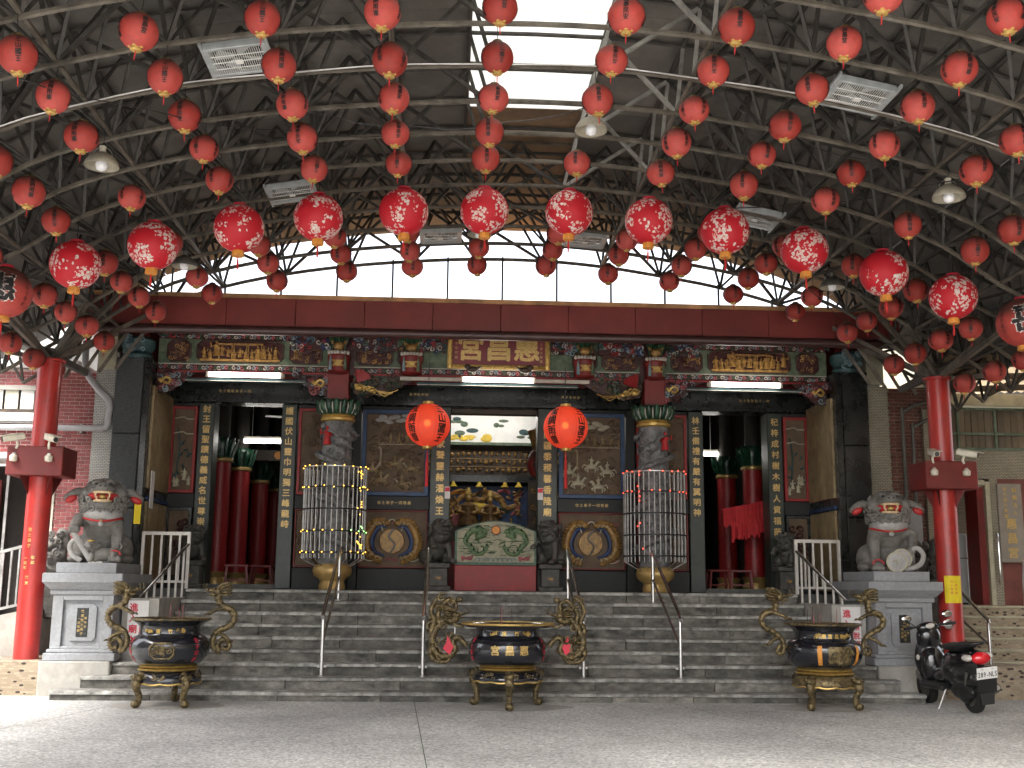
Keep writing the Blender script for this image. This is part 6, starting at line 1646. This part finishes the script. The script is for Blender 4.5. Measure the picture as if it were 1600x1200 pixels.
def rockery(x, y, z, q, lab):
    mb = MB(); rg = random.Random(int(abs(x)*10))
    for k in range(18): mb.ell((rg.uniform(-.16, .16)*q, rg.uniform(-.12, .12)*q, rg.uniform(.05, .62)*q), (rg.uniform(.06, .13)*q, rg.uniform(.06, .12)*q, rg.uniform(.08, .18)*q), 10, 7, Matrix.Rotation(rg.uniform(-.5, .5), 3, 'Y'))
    t = thing('stone_beast', lab, 'statue', (x, y, z)); link('body', voxel(mb, .025*q, M['stonedark'] if x > 0 else M['liongrey'], 1, 'beast'), t)
    m = MB()
    for k in range(16): a = rg.uniform(-1.6, 1.6); curl(m, (.2*q*sin(a), -.2*q*cos(a), rg.uniform(.1, .65)*q), (sin(a), -cos(a), 0), .06*q, rg, .42)
    m.build('carved_curls', 'stonedark' if x > 0 else 'liongrey', t, 60)
    MB().box(-.22*q, .22*q, -.2*q, .2*q, -.6, .03, .02).build('block', 'stonedark', t)
rockery(-6.62, 17.2, 1.55, 1.0, 'weathered stone beast half hidden behind the cub lion pedestal'); rockery(6.72, 17.3, 1.5, 1.05, 'dark stone beast half hidden behind the yellow-papered column')
# things beyond the left house: pale roof edge catching the light
tag(MB().box(-12, -6.6, 17.6, 18.4, 4.80, 4.90).build('eave_board', 'white'), 'pale eave board along the top of the brick house', 'eave')
struct(MB().box(-12, -9.0, 17.8, 18.0, 0, 4.8).build('house_wall', 'brick'), 'red wall of the side house')

# right: side entrance with pebble steps
EX = 6.72
st2 = bpy.data.objects.new('side_steps', None); col.objects.link(st2); struct(st2, 'tan pebble-tiled side steps up to the office door')
for i in range(8):
    y0 = 15.75+.32*i; zt_ = .155*(i+1)
    MB().box(EX, 11, y0, y0+.34, -.02 if i == 0 else .155*i-.02, zt_-.03).build('riser_block', 'pebble', st2); MB().box(EX-.01, 11, y0-.02, y0+.34, zt_-.03, zt_, .008).build('tread_slab', 'creamstone', st2)
struct(MB().box(EX, 11, 18.3, 22, 0, 1.245).build('side_landing', 'pebble'), 'pebble-tiled landing at the office door')
RY = 18.5
brickwall('brick_wall', 'brown brick wall strips with bent pipes beside the cream mosaic pier', 6.362, 7.25, .45, 4.75, WY, .155, .058, [], 'brickr', 'mosaicy', 230)
tag(MB().box(6.95, 7.2, WY-.10, WY-.02, .45, 4.4, .006).build('tiled_strip', 'mosaicy'), 'narrow cream mosaic strip on the brown brick wall', 'pier')
of = thing('office_building', 'office building with cream tiles, boarded upper window and open door', 'building', (0, RY, 0))
MB().box(7.25, 11, 0, .2, 3.35, 3.85).build('tile_band', 'mosaicy', of)
MB().box(8.38, 8.52, -.02, .2, 1.245, 3.35).build('tile_pier', 'mosaicy', of); MB().box(7.25, 7.62, 0, .2, 1.245, 3.35).build('wall', 'brickr', of)
MB().box(8.93, 11, 0, .2, 1.245, 3.35).build('brick_panel', 'brickr', of); MB().box(8.52, 8.93, .0, .2, 1.245, 3.35).build('sign_backing', 'brickr', of)
# individual boards of the boarded window
bd = MB().box(-.055, .055, -.02, .02, 0, .66, .004).mesh('board', M['wood'])
for k in range(32): o = link('board', bd, of); o.location = (7.30+.116*k, .08+(.006 if k % 2 else 0), 3.88)
for z in (3.86, 4.12, 4.55): MB().bar((7.25, -.0, z), (11, -.0, z), .04).build('frame_rail', 'grating', of)
for x in (7.9, 8.55, 9.2): MB().bar((x, -.01, 3.86), (x, -.01, 4.56), .035).build('frame_stile', 'grating', of)
MB().box(7.25, 11, -.1, .2, 4.60, 4.80).build('beam', 'creamstone', of)
dn = MB().box(8.30, 8.38, -.03, .15, 1.245, 3.30, .006).build('door_post', 'creamstone', of); MB().box(7.62, 7.70, -.03, .15, 1.245, 3.30, .006).build('door_post', 'creamstone', of); MB().box(7.70, 8.30, -.03, .15, 3.24, 3.32, .006).build('door_head', 'creamstone', of)
MB().box(8.18, 8.298, .05, .5, 1.25, 3.22, .006).build('open_door', 'darkred', of)
MB().box(7.4, 9.0, 1.6, 1.65, 1.245, 3.4).build('inner_wall', 'mosaicy', of); MB().box(7.78, 7.86, 1.55, 1.6, 2.5, 2.85).build('wall_box', 'dark', of)
MB().box(7.4, 7.45, .2, 1.6, 1.245, 3.4).build('inner_side', 'darkred', of); MB().box(7.4, 9.0, .2, 1.65, 3.4, 3.45).build('inner_ceiling', 'cream', of)
yp = thing('yellow_banner', 'yellow banner with red characters inside the office door', 'banner', (7.80, RY+1.52, 2.05)); MB().box(-.17, .17, 0, .01, 0, .42).build('cloth', 'yellowpaper', yp); m = MB(); chars(m, '福', .26, flat(0, -.004, .2), 1); m.build('character', 'redtext', yp)
fd = thing('refrigerator', 'pale green refrigerator standing just inside the office door', 'refrigerator', (8.12, RY+.85, 1.245)); MB().box(-.22, .22, 0, .5, .03, .78, .015).build('lower_door', 'fridge', fd); MB().box(-.22, .22, 0, .5, .80, 1.22, .015).build('upper_door', 'fridge', fd); MB().box(-.2, -.17, -.03, 0, .85, 1.1, .005).build('handle', 'steeldull', fd); MB().box(-.2, .2, .05, .45, 0, .03).build('feet', 'black_plastic', fd)
sg = thing('office_sign', 'tall grey sign board with gold characters beside the office door', 'sign', (8.70, RY-.06, 1.95)); MB().box(-.21, .21, 0, .05, 0, 1.32, .008).build('board', 'signboard', sg)
for tx, sz, x_, z_, pt_ in (('惠', .19, 0, .64, 1), ('昌', .19, 0, .40, 1), ('宮', .19, 0, .16, 1), ('財團法人', .09, .08, 1.02, 1.4), ('新竹縣竹東鎮', .07, -.08, 1.0, 1.3)): m = MB(); chars(m, tx, sz, flat(x_, -.004, z_), 1, pt_); m.build('gold_inscription', 'goldtext', sg)
hr_ = thing('side_handrail', 'bent stainless handrail along the side steps next to the yellow-papered column', 'handrail', (6.98, 0, 0))
MB().tube(spline([(0, 15.95, .3), (0, 15.95, 1.02), (0, 16.05, 1.12), (0, 17.9, 2.0), (0, 18.2, 2.02), (0, 18.22, 1.3)], 5), .024, 10).build('rail', 'steel', hr_, 40); MB().tube([(0, 15.95, .72), (0, 18.2, 1.62)], .018, 8).build('mid_rail', 'steel', hr_, 40); MB().tube([(0.62, 18.3, 1.25), (.62, 18.3, 3.1)], .022, 8).build('door_pole', 'steel', hr_, 40)
h2 = thing('side_handrail', 'bent stainless handrail below the office sign', 'handrail', (8.66, 0, 0)); MB().tube(spline([(0, 18.1, 1.2), (0, 18.05, 1.85), (.08, 17.95, 1.92), (.9, 17.2, 1.45)], 5), .024, 10).build('rail', 'steeldull', h2, 40); MB().tube(spline([(-.26, 18.42, 1.6), (-.28, 18.3, 1.7), (-.28, 18.3, 2.35), (-.26, 18.42, 2.45)], 4), .018, 8).build('door_pull', 'steel', h2, 40); MB().tube([(0, 18.08, 1.5), (.85, 17.25, 1.1)], .02, 8).build('mid_rail', 'steeldull', h2, 40)
# awning of corrugated sheet over the side entrance
ag = thing('corrugated_awning', 'tan corrugated awning on dark rafters over the office entrance', 'awning', (0, 0, 0))
for k in range(6):
    x0 = 6.75+.72*k; V = []; n = 20
    for j in range(n+1):
        x = lerp(x0, x0+.715, j/n); zz = .018*sin(j*pi/2.0)
        V += [(x, 16.2, 4.98+.05*(x-6.75)+zz), (x, 18.7, 4.78+.05*(x-6.75)+zz)]
    MB().add(V, [(2*j, 2*j+2, 2*j+3, 2*j+1) for j in range(n)]).build('awning_sheet', 'awn', ag, 60)
for k in range(3): MB().bar((6.7, 16.4+.8*k, 4.86-.06*k), (11, 16.4+.8*k, 5.08-.06*k), .09).build('rafter', 'darkwood', ag)
for x in (7.3, 8.4): MB().bar((x, 16.2, 4.92), (x, 18.7, 4.76), .07).build('cross_rafter', 'darkwood', ag)
bp_ = thing('bent_pipes', 'pair of bent dark pipes climbing the brown brick wall', 'pipe', (0, 0, 0))
for x, zt_ in ((6.62, 4.35), (6.78, 4.1)): MB().tube(spline([(x, WY-.08, 1.4), (x, WY-.08, zt_-.2), (x+.03, WY-.1, zt_), (x+.25, WY-.14, zt_+.12), (x+.6, WY-.2, zt_+.2)], 4), .03, 9).build('pipe', 'enameld', bp_, 40)
eb = thing('electric_box', 'grey electric meter box on the wall behind the coin lion', 'box', (6.62, WY-.06, 2.1)); MB().box(-.2, .2, -.12, 0, 0, .75, .01).build('case', 'pipe', eb); MB().lathe([(.001, .02), (.06, .02), (.06, 0)], 16, caps=False).xf(Matrix.Translation((-.1, -.125, .35)) @ Matrix.Rotation(pi/2, 4, 'X')).build('dial', 'black', eb, 40)
fl = thing('flood_light', 'small chrome flood lamp fixed on the red column above the scooter', 'lamp', (6.28, 15.72, 1.02)); MB().lathe([(.02, -.05), (.05, -.03), (.07, .03), (.06, .035)], 16).xf(Matrix.Rotation(pi/2, 4, 'X')).build('reflector', 'chrome', fl, 40); MB().tube([(0, .05, 0), (.06, .1, -.04)], .012, 6).build('stalk', 'steeldull', fl)
# backdrop houses seen in the gaps under the canopy edges
for x, y, w_, h_, lab, m_ in ((-12.5, 24, 7, 9, 'pale concrete neighbour house behind the brick house', 'concrete'), (13, 23, 6, 8.5, 'pale neighbour house behind the office awning', 'creamstone')):
    hb = thing('neighbour_house', lab, 'house', (x, y, 0)); MB().box(-w_/2, w_/2, 0, 5, 0, h_).build('wall', m_, hb); MB().box(-w_/2-.2, w_/2+.2, -.2, 5.2, h_, h_+.2).build('roof', 'concrete', hb)
    for i in range(3):
        for j in range(2): MB().box(-w_/2+.8+1.9*i, -w_/2+1.9+1.9*i, -.03, .05, 2+3*j, 3.3+3*j).build('window', 'dark', hb)
for s, x in ((-1, -17.5), (1, 12.7)):  # unseen houses, placed out of view to cut sky light from both sides
    hb = thing('unseen_shade_house', ('unseen house block added to shade the forecourt, brick-wall side' if s < 0 else 'unseen house block added to shade the forecourt, office side'), 'house', (x, 4, 0)); MB().box(-4, 4, -14, 11.4 if s > 0 else 10, 0, 9).build('wall', 'wood' if s > 0 else 'concrete', hb); MB().box(-4.2, 4.2, -14.2, 11.5 if s > 0 else 10.2, 9, 9.2).build('roof', 'concrete', hb)

# ================================================================ the scooter
def scooter(loc, rz, lean, lab):
    t = thing('motor_scooter', lab, 'scooter', loc, rz); t.scale = (1.06, 1.0, 1.03); t.rotation_euler = (0, lean, rz)
    # local frame: +y forward, +x right, z up; rear wheel at y = 0, front at y = 1.18
    def wheel(y, nm):
        w_ = thing(nm, '', '', (0, 0, 0)); del w_['label']; del w_['category']; w_.parent = t; w_.location = (0, y, .215)
        P = [(.215+.0*0, 0)]
        MB().lathe([(.135, -.045), (.18, -.055), (.208, -.04), (.215, 0), (.208, .04), (.18, .055), (.135, .045)], 32, caps=False).xf(Matrix.Rotation(pi/2, 4, 'Y')).build('tyre', 'rubber', w_, 50)
        MB().lathe([(.145, -.035), (.13, -.03), (.04, -.02), (.03, -.045), (.03, .045), (.04, .02), (.13, .03), (.145, .035)], 24).xf(Matrix.Rotation(pi/2, 4, 'Y')).build('rim', 'enameld', w_, 40)
    wheel(0, 'rear_wheel'); wheel(1.18, 'front_wheel')
    bd = MB()
    bd.ell((0, .12, .58), (.165, .42, .17), 18, 12); bd.ell((0, .55, .40), (.14, .32, .12), 16, 10); bd.ell((0, .05, .40), (.13, .32, .16), 16, 10); bd.ell((0, -.16, .68), (.11, .22, .08), 14, 10); bd.ell((0, .32, .48), (.16, .24, .2), 16, 10)
    bd.ell((0, -.1, .56), (.10, .2, .10), 14, 10)
    link('rear_body', voxel(bd, .018, M['scooter'], 4, 'rear_body'), t)
    fb = MB(); fb.ell((0, .98, .62), (.20, .09, .30), 18, 14, Matrix.Rotation(.28, 3, 'X')); fb.ell((0, .92, .86), (.16, .12, .16), 14, 10); fb.ell((0, .88, .5), (.17, .13, .25), 14, 10); fb.ell((0, 1.05, .42), (.14, .12, .16), 14, 10)
    link('front_shield', voxel(fb, .018, M['scooter'], 4, 'front_shield'), t)
    MB().ell((0, 1.17, .36), (.075, .26, .11), 16, 10).build('front_mudguard', 'scooter', t, 60)
    MB().box(-.19, .19, .40, .98, .24, .33, .03).build('floorboard', 'black_plastic', t)
    st = MB().ell((0, .18, .77), (.135, .34, .055), 18, 10).ell((0, -.02, .80), (.12, .2, .045), 16, 10); link('seat', voxel(st, .016, M['seatm'], 5, 'seat'), t)
    MB().tube(spline([(-.1, -.08, .80), (-.1, -.28, .83), (0, -.36, .84), (.1, -.28, .83), (.1, -.08, .80)], 5), .018, 9).build('grab_rail', 'black_plastic', t, 50)
    hb = thing('handlebar', '', '', (0, 0, 0)); del hb['label']; del hb['category']; hb.parent = t; hb.location = (0, .88, .98)
    MB().ell((0, .02, 0), (.15, .08, .07), 14, 10).build('bar_cover', 'scooter', hb, 60); MB().tube([(-.33, -.06, .02), (-.12, 0, .02), (.12, 0, .02), (.33, -.06, .02)], .014, 8).build('bar', 'black_plastic', hb, 40)
    for s in (-1, 1):
        MB().tube([(s*.22, -.02, .02), (s*.34, -.065, .02)], .02, 10).build('grip', 'rubber', hb, 40); MB().tube([(s*.2, .05, .0), (s*.32, .0, -.01)], .006, 6).build('brake_lever', 'steeldull', hb)
        mr = MB().tube(spline([(s*.17, 0, .03), (s*.22, .02, .08), (s*.26, .0, .11)], 4), .007, 6).build('mirror_stalk', 'black_plastic', hb)
        MB().ell((s*.27, .0, .14), (.075, .022, .048), 14, 10).build('mirror_shell', 'black_plastic', hb, 60); MB().ell((s*.27, -.014, .14), (.064, .012, .04), 14, 10).build('mirror_glass', 'chrome', hb, 60)
    MB().ell((0, -.06, .02), (.06, .03, .035), 12, 8).build('dashboard', 'clear', hb, 60)
    MB().ell((0, 1.06, .86), (.09, .05, .07), 14, 10).build('headlight', 'clear', t, 60)
    MB().ell((-.17, .95, .62), (.02, .05, .04), 10, 8).build('shield_badge', 'clear', t, 60)
    tl = MB().ell((0, -.34, .665), (.115, .07, .075), 18, 12); tl.build('tail_light', 'redlens', t, 60)
    for s in (-1, 1): MB().ell((s*.125, -.25, .675), (.05, .10, .042), 12, 8).build('turn_signal', 'clear', t, 60)
    mg = MB().prism([(-.11, .0), (.11, .0), (.12, .30), (-.12, .30)], -.01, .01).xf(Matrix.Translation((0, -.36, .28)) @ Matrix.Rotation(.25, 4, 'X')).build('rear_mudguard', 'black_plastic', t)
    MB().prism([(-.075, -.12), (.075, -.12), (.09, .02), (-.09, .02)], -.006, .006).xf(Matrix.Translation((0, -.345, .25)) @ Matrix.Rotation(.15, 4, 'X')).build('mud_flap', 'rubber', t)
    Rp = Matrix.Translation((0, -.425, .50)) @ Matrix.Rotation(.25, 4, 'X')
    pt_ = MB().box(-.125, .125, -.004, .004, -.07, .07, .003).xf(Rp).build('number_plate', 'white', t)
    m = MB(); chars(m, '289-NLS', .085, flat(0, -.007, -.012), .012, .40, False, .62); m.xf(Rp).build('plate_number', 'ink', pt_)
    m = MB().box(-.07, -.05, -.012, -.005, .045, .058).box(.05, .07, -.012, -.005, .045, .058).xf(Rp); m.build('plate_bolts', 'steeldull', pt_)
    en = MB().ell((-.09, .05, .26), (.07, .28, .10), 14, 10).ell((-.09, .0, .24), (.08, .13, .12), 12, 9); link('engine_case', voxel(en, .016, M['black_plastic'], 3, 'engine'), t)
    MB().tube([(.12, .35, .2), (.14, .05, .24), (.15, -.28, .30)], [.03, .055, .06], 12).build('exhaust', 'enameld', t, 40); MB().tube([(.15, -.28, .30), (.152, -.32, .306)], [.03, .03], 10).build('exhaust_tip', 'steeldull', t)
    for s in (-1, 1): MB().tube([(s*.1, 0, .22), (s*.1, -.14, .50)], .02, 8).build('shock_absorber', 'enameld', t, 40); MB().tube([(s*.07, 1.18, .215), (s*.07, 1.04, .5)], .022, 8).build('fork_leg', 'enameld', t, 40)
    MB().tube([(-.12, .42, .26), (-.24, .46, .015)], .011, 7).build('side_stand', 'steeldull', t)
scooter((5.80, 13.98, 0), .06, -.12, 'black motor scooter with red tail light and white number plate')
bl_ = thing('spare_wheel', 'small dark wheel leaning against the side steps behind the scooter', 'wheel', (6.62, 15.6, .14)); MB().lathe([(.10, -.025), (.14, -.03), (.15, 0), (.14, .03), (.10, .025)], 24, caps=False).xf(Matrix.Rotation(pi/2, 4, 'X')).build('tyre', 'rubber', bl_, 50); MB().lathe([(.105, -.02), (.02, -.01), (.02, .01), (.105, .02)], 18).xf(Matrix.Rotation(pi/2, 4, 'X')).build('rim', 'creamstone', bl_, 40)
